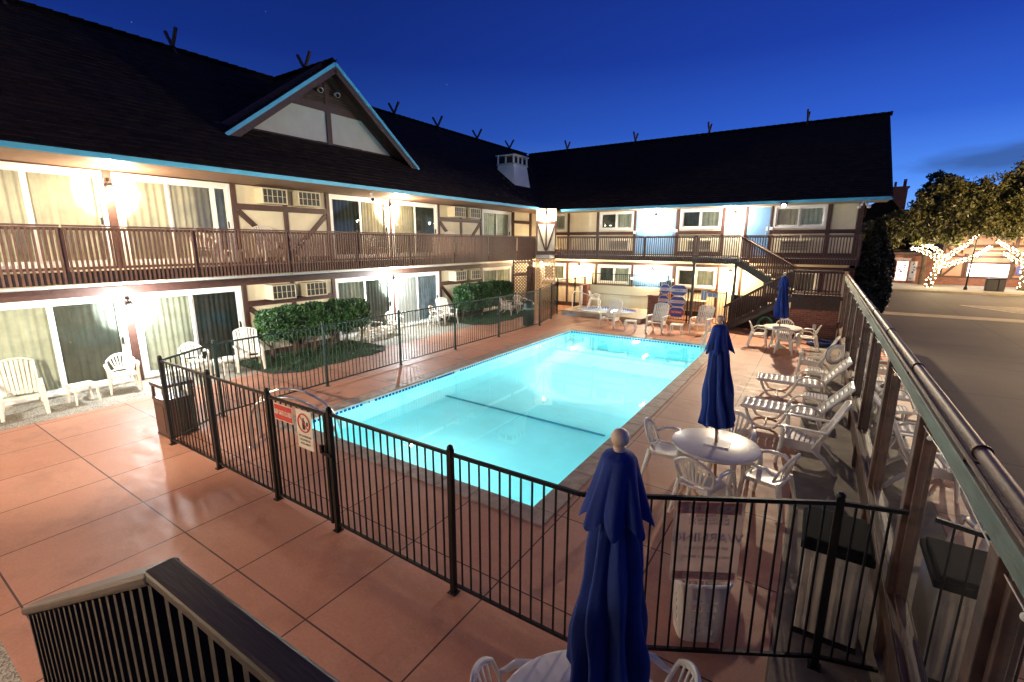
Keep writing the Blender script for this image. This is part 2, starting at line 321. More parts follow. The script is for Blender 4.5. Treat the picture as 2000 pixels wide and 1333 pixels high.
# ------------------------------------------------------------------ mesh builder
def wloc(o):
    v = Vector((0, 0, 0))
    while o is not None:
        v += Vector(o.location); o = o.parent
    return v
class MB:
    def __init__(s): s.v = []; s.f = []; s.uv = None
    def add(s, vs, fs):
        n = len(s.v); s.v += [tuple(p) for p in vs]; s.f += [tuple(i + n for i in f) for f in fs]; return s
    def box(s, a, b):
        x0, x1 = sorted((a[0], b[0])); y0, y1 = sorted((a[1], b[1])); z0, z1 = sorted((a[2], b[2]))
        return s.add([(x0, y0, z0), (x1, y0, z0), (x1, y1, z0), (x0, y1, z0), (x0, y0, z1), (x1, y0, z1), (x1, y1, z1), (x0, y1, z1)],
                     [(0, 3, 2, 1), (4, 5, 6, 7), (0, 1, 5, 4), (1, 2, 6, 5), (2, 3, 7, 6), (3, 0, 4, 7)])
    def obox(s, c, ex, ey, ez):
        c, ex, ey, ez = map(Vector, (c, ex, ey, ez)); vs = []
        for k in (-1, 1):
            for i, j in ((-1, -1), (1, -1), (1, 1), (-1, 1)): vs.append(c + ex * i + ey * j + ez * k)
        fl = ex.cross(ey).dot(ez) < 0
        fs = [(0, 3, 2, 1), (4, 5, 6, 7), (0, 1, 5, 4), (1, 2, 6, 5), (2, 3, 7, 6), (3, 0, 4, 7)]
        return s.add(vs, [tuple(reversed(f)) for f in fs] if fl else fs)
    def beam(s, p, q, w, h, up=(0, 0, 1), ext=0):
        p, q, up = Vector(p), Vector(q), Vector(up); d = (q - p); L = d.length; d.normalize()
        sx = d.cross(up)
        if sx.length < 1e-4: sx = d.cross(Vector((1, 0, 0)))
        sx.normalize(); u = sx.cross(d)
        return s.obox((p + q) / 2, d * (L / 2 + ext), sx * (w / 2), u * (h / 2))
    def tube(s, pts, r, n=8, closed=False, flat=1.0):
        pts = [Vector(p) for p in pts]; m = len(pts); rs = r if isinstance(r, (list, tuple)) else [r] * m
        base = len(s.v); prev = None
        for i, p in enumerate(pts):
            if closed: d = pts[(i + 1) % m] - pts[i - 1]
            else: d = pts[min(i + 1, m - 1)] - pts[max(i - 1, 0)]
            d.normalize()
            if prev is None:
                a = d.cross(Vector((0, 0, 1)))
                if a.length < 1e-3: a = d.cross(Vector((1, 0, 0)))
            else: a = prev - d * prev.dot(d)
            a.normalize(); b = d.cross(a); prev = a
            for k in range(n):
                t = 2 * math.pi * k / n; s.v.append(tuple(p + a * (math.cos(t) * rs[i]) + b * (math.sin(t) * rs[i] * flat)))
        for i in range(m if closed else m - 1):
            j = (i + 1) % m
            for k in range(n):
                l = (k + 1) % n; s.f.append((base + i * n + k, base + i * n + l, base + j * n + l, base + j * n + k))
        if not closed:
            s.f.append(tuple(base + k for k in reversed(range(n)))); s.f.append(tuple(base + (m - 1) * n + k for k in range(n)))
        return s
    def lathe(s, prof, c, n=20, fr=None):
        base = len(s.v); c = Vector(c)
        for r, z in prof:
            for k in range(n):
                t = 2 * math.pi * k / n; rr = r if fr is None else r * fr(t, z)
                s.v.append((c.x + rr * math.cos(t), c.y + rr * math.sin(t), c.z + z))
        for i in range(len(prof) - 1):
            for k in range(n):
                l = (k + 1) % n; s.f.append((base + i * n + k, base + i * n + l, base + (i + 1) * n + l, base + (i + 1) * n + k))
        s.f.append(tuple(base + k for k in reversed(range(n)))); s.f.append(tuple(base + (len(prof) - 1) * n + k for k in range(n)))
        return s
    def prism(s, poly, dvec):
        n = len(poly); d = Vector(dvec); vs = [Vector(p) for p in poly]; vs += [p + d for p in vs]
        nrm = Vector((0, 0, 0))
        for i in range(n): nrm += vs[i].cross(vs[(i + 1) % n])
        fs = [tuple(reversed(range(n))), tuple(range(n, 2 * n))] + [(i, (i + 1) % n, n + (i + 1) % n, n + i) for i in range(n)]
        if nrm.dot(d) < 0: fs = [tuple(reversed(f)) for f in fs]
        return s.add(vs, fs)
    def sheet(s, fn, nu, nv, closed=False):
        base = len(s.v)
        for i in range(nu):
            for j in range(nv): s.v.append(tuple(fn(i / (nu - 1), j / (nv - 1))))
        for i in range(nu - 1):
            for j in range(nv - 1): s.f.append((base + i * nv + j, base + (i + 1) * nv + j, base + (i + 1) * nv + j + 1, base + i * nv + j + 1))
        return s
    def ball(s, c, r, n=12, sz=1.0):
        prof = [(max(1e-4, r * math.sin(math.pi * i / n)), -r * sz * math.cos(math.pi * i / n)) for i in range(n + 1)]
        return s.lathe(prof, c, n + 4)
    def build(s, name, m, parent=None, smooth=False, bevel=0, solid=0, seg=1):
        me = bpy.data.meshes.new(name); o = bpy.data.objects.new(name, me); COL.objects.link(o)
        off = Vector((0, 0, 0))
        if parent is not None: o.parent = parent; off = wloc(parent)
        me.from_pydata([(x - off.x, y - off.y, z - off.z) for x, y, z in s.v], [], s.f); me.update()
        if s.uv:
            ul = me.uv_layers.new(name='UVMap')
            for lp in me.loops: ul.data[lp.index].uv = s.uv[lp.vertex_index]
        me.materials.append(m)
        if smooth:
            me.polygons.foreach_set('use_smooth', [True] * len(me.polygons))
            if smooth != 'all': me.set_sharp_from_angle(angle=R_(40))
        if solid:
            md = o.modifiers.new('thick', 'SOLIDIFY'); md.thickness = solid; md.offset = 0
        if bevel:
            md = o.modifiers.new('bevel', 'BEVEL'); md.width = bevel; md.segments = seg; md.limit_method = 'ANGLE'; md.angle_limit = R_(40)
        return o
def tag(o, label=None, cat=None, group=None, kind=None):
    if label: o['label'] = label
    if cat: o['category'] = cat
    if group: o['group'] = group
    if kind: o['kind'] = kind
    return o
def thing(name, loc, label, cat, group=None):
    o = bpy.data.objects.new(name, None); COL.objects.link(o); o.location = loc; o.empty_display_size = .2
    return tag(o, label, cat, group)
def struct(name, mb, m, **k):
    return tag(mb.build(name, m, **k), kind='structure')
def copy_tree(o, parent=None):
    c = o.copy(); COL.objects.link(c); c.parent = parent
    for ch in list(o.children): copy_tree(ch, c)
    return c
def text(body, size, org, right, up, name, m, parent, align='CENTER', depth=.002, bold=0.0, mirror=False):
    cu = bpy.data.curves.new(name, 'FONT'); cu.body = body; cu.size = size; cu.align_x = align; cu.align_y = 'CENTER'
    cu.extrude = depth; cu.offset = bold; cu.resolution_u = 3
    o = bpy.data.objects.new('tmp', cu); COL.objects.link(o)
    bpy.context.view_layer.update()
    me = bpy.data.meshes.new_from_object(o.evaluated_get(bpy.context.evaluated_depsgraph_get())); bpy.data.objects.remove(o)
    r, u = Vector(right), Vector(up); n = r.cross(u); org = Vector(org)
    b = MB(); b.add([org + r * v.co.x * (-1 if mirror else 1) + u * v.co.y + n * v.co.z for v in me.vertices], [tuple(p.vertices) for p in me.polygons])
    bpy.data.meshes.remove(me)
    return b.build(name, m, parent)
def plight(name, loc, col, power, r=.06, parent=None, kind='POINT', rot=None, spot=None, blend=.5):
    l = bpy.data.lights.new(name, kind); l.color = col; l.energy = power; l.shadow_soft_size = r
    o = bpy.data.objects.new(name, l); COL.objects.link(o)
    off = wloc(parent) if parent is not None else Vector((0, 0, 0))
    if parent is not None: o.parent = parent
    o.location = Vector(loc) - off
    if rot is not None:
        d = Vector(rot); o.rotation_euler = d.to_track_quat('-Z', 'Y').to_euler()
    if spot: l.spot_size = R_(spot); l.spot_blend = blend
    return o
def grid_rect(outer, holes, z, th=0):
    xs = sorted({outer[0], outer[2], *[h[0] for h in holes], *[h[2] for h in holes]}); ys = sorted({outer[1], outer[3], *[h[1] for h in holes], *[h[3] for h in holes]})
    xs = [x for x in xs if outer[0] <= x <= outer[2]]; ys = [y for y in ys if outer[1] <= y <= outer[3]]
    b = MB(); vi = {}
    def V(x, y):
        if (x, y) not in vi: vi[(x, y)] = len(b.v); b.v.append((x, y, z))
        return vi[(x, y)]
    for i in range(len(xs) - 1):
        for j in range(len(ys) - 1):
            cx, cy_ = (xs[i] + xs[i + 1]) / 2, (ys[j] + ys[j + 1]) / 2
            if any(h[0] < cx < h[2] and h[1] < cy_ < h[3] for h in holes): continue
            b.f.append((V(xs[i], ys[j]), V(xs[i + 1], ys[j]), V(xs[i + 1], ys[j + 1]), V(xs[i], ys[j + 1])))
    return b

# ================================================================== GROUND
POOL = (-8.18, 4.85, -2.82, 16.8); SPA_C = (-8.60, 21.75); SPA_R = (1.42, 1.15)
SPAH = (SPA_C[0] - 1.75, SPA_C[1] - 1.4, SPA_C[0] + 1.75, SPA_C[1] + 1.4)
FLY = -.78
struct('asphalt_ground', grid_rect((-300, -120, 300, 400), [POOL, SPAH, (-14.1, -1, .9, 23.6)], -0.012), M['asphalt'])
struct('subsoil', grid_rect((-14.6, -1.5, 1.0, 23.7), [POOL, SPAH], -0.035), M['kerb'])
dk = grid_rect((-12.4, .45, .02, 23.5), [(POOL[0] - .3, POOL[1] - .3, POOL[2] + .3, POOL[3] + .3), SPAH], 0)
struct('pool_deck', dk, M['concrete'])
struct('side_paving_strip', grid_rect((.02, .45, .90, 21), [], .001), mat('old stained concrete', (.17, .13, .095), .75, nscale=2.5, var=.45, bmp=.4, bscale=30))
struct('patio_aggregate', grid_rect((-14.2, .45, -12.4, 23.5), [], 0.0), M['aggregate'])
struct('front_gravel', grid_rect((-20, -8, .9, .45), [(-1.5, -8, .9, -3)], 0.0), M['aggregate'])
struct('patio_step', grid_rect((-12.4, 10.6, -11.9, 15.6), [], .005), M['aggregate'])
for (y0, y1, x1) in ((6.5, 10.6, -11.45), (15.5, 20.2, -11.55)):
    b = MB(); n = 14
    pts = [(-14.05, y0), (x1 - .5, y0)] + [(x1 + .08 * math.sin(i * 1.3), y0 + .5 + (y1 - y0 - 1) * i / n) for i in range(n + 1)] + [(x1 - .6, y1), (-14.05, y1)]
    b.add([(x, y, .008) for x, y in pts], [tuple(range(len(pts)))])
    struct('planting_bed', b, mat('dark soil', (.035, .028, .018), .95, bmp=.8, bscale=30, nscale=5, var=.4))
    g = MB()
    for k in range(16000):
        x = rng.uniform(-13.9, x1 + .02); y = rng.uniform(y0 + .1, y1 - .1); h = rng.uniform(.02, .05); a = rng.uniform(0, 6.28); dx, dy = .006 * math.cos(a), .006 * math.sin(a)
        if x > x1 - .55 and (y < y0 + .5 or y > y1 - .6): continue
        lx, ly = rng.uniform(-.02, .02, 2)
        g.add([(x - dx, y - dy, .008), (x + dx, y + dy, .008), (x + lx, y + ly, .008 + h)], [(0, 1, 2)])
    tag(g.build('grass', M['grass']), 'short green grass under the hedges beside the walkway', 'grass', kind='stuff')

# ---- coping
cp = MB(); x0, y0, x1, y1 = POOL; W_ = .3
def slab_run(b, a0, a1, horiz, lo, hi):
    n = max(1, round((a1 - a0) / .61)); L = (a1 - a0) / n
    for i in range(n):
        s, e_ = a0 + i * L + .003, a0 + (i + 1) * L - .003
        if horiz: b.box((s, lo, -.045), (e_, hi, .014))
        else: b.box((lo, s, -.045), (hi, e_, .014))
slab_run(cp, x0 - W_, x1 + W_, True, y0 - W_, y0 + .02); slab_run(cp, x0 - W_, x1 + W_, True, y1 - .02, y1 + W_)
slab_run(cp, y0 + .023, y1 - .023, False, x0 - W_, x0 + .02); slab_run(cp, y0 + .023, y1 - .023, False, x1 - .02, x1 + W_)
struct('pool_coping', cp, M['coping'], bevel=.008)
for i, (x, y) in enumerate(((-8.88, 7.95), (-8.72, 12.98), (-8.86, 10.7))):
    t = thing('deck_drain', (x, y, 0), 'round grey cover in the deck beside the pool, ' + ('nearest', 'farthest', 'middle')[i] + ' of three along the left edge', 'deck cover', 'round deck covers')
    MB().lathe([(.13, 0), (.13, .006), (.12, .008)], (x, y, 0), 24).build('cover', M['coping'], t); MB().lathe([(.085, .008), (.085, .010), (.075, .011)], (x, y, 0), 20).build('inner_ring', M['sidewalk'], t)
# ---- basin
def floorz(x, y):
    dx, dy = (x + 5.3) / 2.55, min(0, y - 14.4) / 4.3; q = min(1, max(0, (1.0 - math.hypot(dx, dy)) / .30)); z = -1.1 - .45 * min(1, max(0, (y - 8.9) / 4.5))
    return z - .85 * q * q * (3 - 2 * q)
b = MB(); b.sheet(lambda u, v: (x0 + (x1 - x0) * u, y0 + (y1 - y0) * v, floorz(x0 + (x1 - x0) * u, y0 + (y1 - y0) * v)), 50, 90)
struct('pool_floor', b, M['plaster'], smooth='all')
b = MB()
for (p, q) in (((x0, y0), (x0, y1)), ((x0, y1), (x1, y1)), ((x1, y1), (x1, y0)), ((x1, y0), (x0, y0))): b.add([(*p, -.04), (*q, -.04), (*q, -2.6), (*p, -2.6)], [(0, 1, 2, 3)])
struct('pool_wall', b, M['plaster'])
b = MB(); b.box((x0 + .02, y0 + .04, -.043), (x0 + .035, y1 - .04, -.010)); b.box((x0 + .02, y1 - .035, -.043), (x1 - .02, y1 - .02, -.010)); b.box((x1 - .035, y0 + .04, -.043), (x1 - .02, y1 - .04, -.010))
struct('lit_coping_lip', b, M['tile_white'])  # white strip painting in the light on the coping's inner face
struct('pool_floor_line', MB().box((x0 + .45, 8.66, -1.094), (x1 - .55, 8.75, -1.088)), M['lane'])
b = MB()
for (px, py) in ((-6.1, 14.6), (-4.6, 14.4)): b.lathe([(.15, 0), (.15, .012), (.12, .02)], (px, py, floorz(px, py) + .002), 20)
struct('pool_drain', b, mat('aqua drain cover', (.22, .55, .58), .6))
# waterline tiles
tb = MB(); tw = MB(); zt0, zt1 = -.15, -.047
def tiles(horiz, const, a0, a1, sgn):
    a = a0
    while a < a1:
        for rr in ((zt0, -.102), (-.097, zt1)):
            p = (a, const, rr[0]) if horiz else (const, a, rr[0]); q = (a + .07, const + sgn * .006, rr[1]) if horiz else (const + sgn * .006, a + .07, rr[1])
            skip = (not horiz) and const < -8 and (6.45 < a < 6.75 or 9.6 < a < 9.75)
            (tw if skip else tb).box(p, q)
        a += .105
tiles(False, x0, y0 + .05, y1 - .05, 1); tiles(False, x1, y0 + .05, y1 - .05, -1); tiles(True, y1, x0 + .05, x1 - .05, -1); tiles(True, y0, x0 + .05, x1 - .05, 1)
struct('waterline_tile', tb, M['tile_blue']); struct('waterline_tile', tw, M['tile_white'])
struct('skimmer_slot', MB().box((x0 + .002, 8.9, -.15), (x0 + .01, 9.5, -.055)), M['tile_blue'])
dm = text('3', .10, (x0 + .009, 6.62, -.095), (0, 1, 0), (0, 0, 1), 'depth_mark', M['tile_blue'], None, bold=.002); tag(dm, kind='structure')
wm = MB().sheet(lambda u, v: (x0 + (x1 - x0) * u, y0 + (y1 - y0) * v, -.085), 2, 2)
# sheet winding: make the normal point up
wm.f = [tuple(reversed(f)) if False else f for f in wm.f]
struct('water', wm, M['water'])
# pool light in the far wall
LZ = -.33
pl = thing('pool_light', (-5.42, y1 - .02, LZ), 'round underwater light glowing in the far end wall of the pool', 'pool light')
MB().tube([(-5.42, y1 - .004, LZ), (-5.42, y1 - .05, LZ)], .16, 20).build('bezel', M['chrome'], pl)
MB().ball((-5.42, y1 - .06, LZ), .12, 12).build('lens', M['poollens'], pl)
plight('lamp', (-5.42, y1 - .22, LZ), (.86, 1, .98), 2300, .08, pl, 'SPOT', (0, -1, -.12), 168, .35)
pool_fill = thing('pool_light', (-5.6, y0 + .02, -.5), 'added hidden underwater light in the near end wall, brightening the whole pool', 'pool light')  # unseen second lamp, added so the water is bright throughout
MB().tube([(-5.6, y0 + .004, -.5), (-5.6, y0 + .05, -.5)], .13, 20).build('bezel', M['chrome'], pool_fill)
MB().tube([(-5.6, y0 + .052, -.5), (-5.6, y0 + .06, -.5)], .10, 20).build('lens', M['poollens'], pool_fill)
plight('lamp', (-5.6, y0 + .25, -.5), (.70, 1, .98), 200, .08, pool_fill)
# handrails
def rail_loop(x, y, dx, dy, label, L=1.5, off=-.48):
    t = thing('pool_handrail', (x, y, 0), label, 'handrail', 'chrome pool handrails'); nx, ny = -dy, dx
    for k in (0, 1):
        ox, oy = nx * off * k, ny * off * k
        P = [(0, -.02), (0, .55), (.10, .78), (.35, .88), (.75, .84), (1.15, .55), (1.35, .2), (1.42, -.35)]
        pts = []
        for i in range(len(P) - 1):
            for j in range(4):
                q = j / 4; pts.append(((P[i][0] * (1 - q) + P[i + 1][0] * q), (P[i][1] * (1 - q) + P[i + 1][1] * q)))
        pts.append(P[-1])
        for _ in range(2): pts = [pts[0]] + [((pts[i - 1][0] + 2 * pts[i][0] + pts[i + 1][0]) / 4, (pts[i - 1][1] + 2 * pts[i][1] + pts[i + 1][1]) / 4) for i in range(1, len(pts) - 1)] + [pts[-1]]
        MB().tube([(x + ox + dx * a, y + oy + dy * a, z) for a, z in pts], .024, 10).build('rail', M['chrome'], t, smooth=True)
        MB().lathe([(.05, 0), (.05, .02), (.03, .03)], (x + ox, y + oy, .012), 14).build('base_ring', M['chrome'], t)
rail_loop(-8.12, 4.12, .67, .742, 'arched chrome handrail pair at the near left corner of the pool')
t = thing('pool_ladder', (-2.6, 15.9, 0), 'chrome ladder rails curving into the pool at its far right corner', 'pool ladder')
for dy in (0, .55):
    P = [(-.0, 0), (.0, .35), (-.12, .62), (-.3, .68), (-.44, .55), (-.5, .2), (-.5, -1.0)]
    pts = []
    for i in range(len(P) - 1):
        for j in range(4): q = j / 4; pts.append((P[i][0] * (1 - q) + P[i + 1][0] * q, P[i][1] * (1 - q) + P[i + 1][1] * q))
    pts.append(P[-1])
    for _ in range(2): pts = [pts[0]] + [((pts[i - 1][0] + 2 * pts[i][0] + pts[i + 1][0]) / 4, (pts[i - 1][1] + 2 * pts[i][1] + pts[i + 1][1]) / 4) for i in range(1, len(pts) - 1)] + [pts[-1]]
    MB().tube([(-2.5 + a, 15.9 + dy, z) for a, z in pts], .022, 10).build('rail', M['chrome'], t, smooth=True)
for z in (-.3, -.6, -.9): MB().box((-3.02, 15.9, z), (-2.92, 16.45, z + .03)).build('tread', M['white'], t)

# ---- spa: raised platform with an oval tub
SZ = .20
outer = [(-10.5, 20.55), (-6.3, 19.85), (-5.95, 21.4), (-5.95, 23.3), (-10.5, 23.3)]
def ray_poly(c, a, poly):
    d = (math.cos(a), math.sin(a)); best = None
    for i in range(len(poly)):
        p, q = poly[i], poly[(i + 1) % len(poly)]; ex, ey = q[0] - p[0], q[1] - p[1]; den = d[0] * ey - d[1] * ex
        if abs(den) < 1e-9: continue
        s = ((p[0] - c[0]) * ey - (p[1] - c[1]) * ex) / den; u = ((p[0] - c[0]) * d[1] - (p[1] - c[1]) * d[0]) / den
        if s > 0 and -1e-6 <= u <= 1 + 1e-6 and (best is None or s < best): best = s
    return (c[0] + d[0] * best, c[1] + d[1] * best)
n = 72; b = MB(); angs = sorted([2 * math.pi * k / n for k in range(n)] + [math.atan2(p[1] - SPA_C[1], p[0] - SPA_C[0]) % (2 * math.pi) for p in outer])
ins = [(SPA_C[0] + (SPA_R[0] + .22) * math.cos(a), SPA_C[1] + (SPA_R[1] + .22) * math.sin(a)) for a in angs]; ous = [ray_poly(SPA_C, a, outer) for a in angs]
for i in range(len(angs)):
    j = (i + 1) % len(angs)
    b.add([(*ins[i], SZ), (*ous[i], SZ), (*ous[j], SZ), (*ins[j], SZ)], [(0, 1, 2, 3)])
    b.add([(*ous[i], SZ), (*ous[i], 0), (*ous[j], 0), (*ous[j], SZ)], [(0, 1, 2, 3)])
struct('spa_platform', b, mat('tan spa concrete', (.42, .33, .22), .6, nscale=4, var=.2, bmp=.2))
b = MB()
for i in range(n):
    a, c = 2 * math.pi * i / n, 2 * math.pi * (i + 1) / n
    def E(k, t, z): return (SPA_C[0] + (SPA_R[0] + k) * math.cos(t), SPA_C[1] + (SPA_R[1] + k) * math.sin(t), z)
    b.add([E(0, a, SZ + .012), E(.24, a, SZ + .012), E(.24, c, SZ + .012), E(0, c, SZ + .012), E(0, a, SZ - .03), E(0, c, SZ - .03)], [(0, 1, 2, 3), (4, 0, 3, 5)])
struct('spa_coping', b, M['coping'])
b = MB(); tb = MB()
for i in range(n):
    a, c = 2 * math.pi * i / n, 2 * math.pi * (i + 1) / n
    b.add([E(0, a, SZ - .03), E(0, c, SZ - .03), E(0, c, -.75), E(0, a, -.75)], [(0, 1, 2, 3)])
    b.add([E(0, a, -.75), E(0, c, -.75), (*SPA_C, -.75)], [(0, 1, 2)])
    for z in (SZ - .035, SZ - .085):
        c2 = a + (c - a) * .82
        tb.add([E(-.005, a, z), E(-.005, c2, z), E(-.005, c2, z - .043), E(-.005, a, z - .043)], [(0, 1, 2, 3)])
struct('spa_basin', b, M['spaplaster']); struct('spa_tile', tb, M['tile_blue'])
b = MB(); b.add([E(0, 2 * math.pi * i / n, SZ - .10) for i in range(n)], [tuple(range(n))]); struct('spa_water', b, M['water'])
sl = thing('spa_light', (SPA_C[0], SPA_C[1] + SPA_R[1] - .03, -.25), 'round underwater light in the wall of the oval spa', 'spa light')
MB().tube([(SPA_C[0], SPA_C[1] + SPA_R[1] - .01, -.25), (SPA_C[0], SPA_C[1] + SPA_R[1] - .05, -.25)], .08, 16).build('lens', M['poollens'], sl)
plight('lamp', (SPA_C[0], SPA_C[1] + .6, -.2), (1, .97, .9), 90, .06, sl)

# ================================================================== FACADES
class Fac:
    def __init__(s, kind, base): s.k, s.b = kind, base
    def p(s, u, z, d): return (s.b + d, u, z) if s.k == 'L' else (u, s.b - d, z)
    def box(s, mb, u0, u1, z0, z1, d0, d1): return mb.box(s.p(u0, z0, d0), s.p(u1, z1, d1))
    def out(s): return Vector((1, 0, 0)) if s.k == 'L' else Vector((0, -1, 0))
FL = Fac('L', -14.1); FR = Fac('R', 23.5)
def seg(F, b, a, c, w_, d0, d1):   # slanted timber in the facade plane
    p, q = Vector(F.p(*a, (d0 + d1) / 2)), Vector(F.p(*c, (d0 + d1) / 2))
    b.beam(p, q, w_, abs(d1 - d0), up=F.out()) ; return b
def opening(F, par, u0, u1, z0, z1, splits, fw=.09, name='sliding_door', cur=('curtain',), sash=.055, screens=(), seed=0, label=None, glow=None):
    b = MB()
    F.box(b, u0, u0 + fw, z0, z1, -.10, .035); F.box(b, u1 - fw, u1, z0, z1, -.10, .035)
    F.box(b, u0 + fw, u1 - fw, z1 - fw * 1.15, z1, -.10, .033); F.box(b, u0 + fw, u1 - fw, z0, z0 + fw * .8, -.10, .045)
    fr = b.build(name, M['white'], par, bevel=.006)
    if label: fr['label'] = label
    us = [u0 + fw] + splits + [u1 - fw]; zz0, zz1 = z0 + fw * .8, z1 - fw * 1.15
    for i in range(len(us) - 1):
        a, c = us[i], us[i + 1]; d = .0 if i % 2 == 0 else -.035
        s = MB()
        F.box(s, a + .002, a + sash, zz0, zz1, d - .035, d); F.box(s, c - sash, c - .002, zz0, zz1, d - .035, d)
        F.box(s, a + sash, c - sash, zz1 - sash, zz1, d - .033, d - .002); F.box(s, a + sash, c - sash, zz0, zz0 + sash * 1.3, d - .033, d - .002)
        s.build('sash', M['white'], fr)
        g = MB(); q = [F.p(a + sash, zz0 + sash, d - .018), F.p(c - sash, zz0 + sash, d - .018), F.p(c - sash, zz1 - sash, d - .018), F.p(a + sash, zz1 - sash, d - .018)]
        g.add(q, [(0, 1, 2, 3)]); g.build('pane', M['glass'], fr)
        if i in screens:
            g = MB(); F.box(g, a + sash, c - sash, zz0 + sash, zz1 - sash, d - .03, d - .029); g.build('insect_screen', M['screen'], fr)
    k = len(us) - 1; rs = random.Random(seed)
    for i in range(k):
        a, c = us[i], us[i + 1]; n_ = int((c - a) / .03) + 2; ph = rs.random() * 6; per = rs.uniform(.13, .17)
        g = MB(); amp = rs.uniform(.022, .035)
        def fn(s_, t_, a=a, c=c, ph=ph, per=per, amp=amp):
            uu = a + (c - a) * s_; w1 = math.sin(uu * 6.283 / per + ph + 1.1 * math.sin(uu * 2.1)); 
            return F.p(uu + .012 * math.cos(uu * 31) * (1 - t_), zz0 + .02 + (zz1 - zz0 - .02) * t_, -.115 + amp * .8 * w1 * (1 - .35 * t_) + .01 * math.sin(uu * 17 + 2))
        g.sheet(fn, n_ * 2, 4); g.build('curtain', M[cur[i % len(cur)]], fr, smooth='all')
    if glow:
        cpos = Vector(F.p((u0 + u1) / 2, (zz0 + zz1) / 2, -.95)); lo = plight('curtain_backlight', cpos, glow[1], glow[0], .1, fr, 'AREA', tuple(F.out()))  # area light added behind the curtains to brighten them
        lo.data.shape = 'RECTANGLE'; lo.data.size = (u1 - u0) * .9; lo.data.size_y = (zz1 - zz0) * .9
    if name == 'sliding_door':
        h = MB(); uh = u1 - fw - .03; F.box(h, uh - .012, uh + .012, z0 + .95, z0 + 1.12, -.03, .02); h.build('handle', M['black'], fr)
    return fr
def screen_mat():
    m = bpy.data.materials.new('insect screen'); m.use_nodes = True; t = m.node_tree; t.nodes.clear()
    o = N(t, 'ShaderNodeOutputMaterial'); tr = N(t, 'ShaderNodeBsdfTransparent'); df = N(t, 'ShaderNodeBsdfDiffuse'); df.inputs[0].default_value = (.05, .055, .05, 1)
    mx = N(t, 'ShaderNodeMixShader'); mx.inputs[0].default_value = .35; t.links.new(tr.outputs[0], mx.inputs[1]); t.links.new(df.outputs[0], mx.inputs[2]); t.links.new(mx.outputs[0], o.inputs[0]); return m
M['screen'] = screen_mat()
def acunit(F, par, u0, u1, z0, z1, d=.42):
    b = MB(); F.box(b, u0, u1, z0, z1, 0, d - .02)
    F.box(b, u0, u1, z0, z0 + .035, d - .02, d + .015); F.box(b, u0, u1, z1 - .03, z1, d - .02, d + .01); F.box(b, u0, u0 + .03, z0 + .035, z1 - .03, d - .02, d + .01); F.box(b, u1 - .03, u1, z0 + .035, z1 - .03, d - .02, d + .01)
    a = b.build('air_conditioner', M['acbody'], par, bevel=.005)
    g = MB(); F.box(g, u0 + .03, u1 - .03, z0 + .035, z1 - .03, d - .02, d - .012)
    g.build('grille', M['grille'], a)
    g = MB(); nn = 5
    for i in range(1, nn): uu = u0 + (u1 - u0) * i / nn; F.box(g, uu - .007, uu + .007, z0 + .035, z1 - .03, d - .012, d + .004)
    F.box(g, u0 + .03, u1 - .03, (z0 + z1) / 2 - .005, (z0 + z1) / 2 + .005, d - .012, d + .002)
    g.build('grille_bar', M['acbody'], a)
def sconce(F, par, u, z, col, power, cool=False, label=None, off=.6):
    b = MB(); F.box(b, u - .05, u + .05, z + .06, z + .2, .045, .075); F.box(b, u - .03, u + .03, z + .16, z + .19, .07, .19)
    b.lathe([(.03, .12), (.075, .1), (.08, .07), (.02, .07)], F.p(u, z, .15), 14)
    o = b.build('wall_lamp', M['lampmetal'], par); 
    if label: o['label'] = label
    MB().lathe([(.01, -.09), (.05, -.07), (.06, 0), (.05, .065), (.02, .07)], F.p(u, z, .15), 14).build('lamp_globe', M['globe_cool' if cool else 'globe'], o, smooth='all')
    plight('lamp', F.p(u, z - .02, off), col, power, .05, o)
WARM = (1, .72, .42); WARM2 = (1, .80, .55); COOL = (.90, .97, 1.0)

# ---------------- left wing
LW = thing('motel_wing', (-14.1, 10, 0), 'long half timbered motel wing with a balcony along the left side of the pool', 'building', None)
Z2 = 2.83
doorsU = [(-4.12, -1.5), (1.66, 4.27), (4.46, 7.09), (10.27, 12.89), (13.02, 15.64), (18.85, 21.43)]
sections = [(-1.44, 1.6), (7.17, 10.21), (15.69, 18.75)]
# walls as panels between openings
for z0, z1, zd0, zd1 in ((0, 2.62, .04, 2.2), (Z2, 5.32, Z2 + .05, 5.03)):
    b = MB(); prev = -4.2
    for (a, c) in doorsU:
        if a > prev + .01: FL.box(b, prev, a, z0, z1, -.2, 0)
        FL.box(b, a, c, zd1, z1, -.2, 0); FL.box(b, a, c, z0, zd0, -.2, 0); prev = c
    FL.box(b, prev, 23.5, z0, z1, -.2, 0)
    b.build('wall', M['cream'], LW)
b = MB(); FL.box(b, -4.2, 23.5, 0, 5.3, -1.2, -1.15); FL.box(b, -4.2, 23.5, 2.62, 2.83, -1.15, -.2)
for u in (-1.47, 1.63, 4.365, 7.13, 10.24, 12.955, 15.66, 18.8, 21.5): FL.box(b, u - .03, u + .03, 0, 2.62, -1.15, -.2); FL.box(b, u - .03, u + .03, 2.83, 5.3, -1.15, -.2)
b.build('inner_wall', M['cream_dim'], LW)
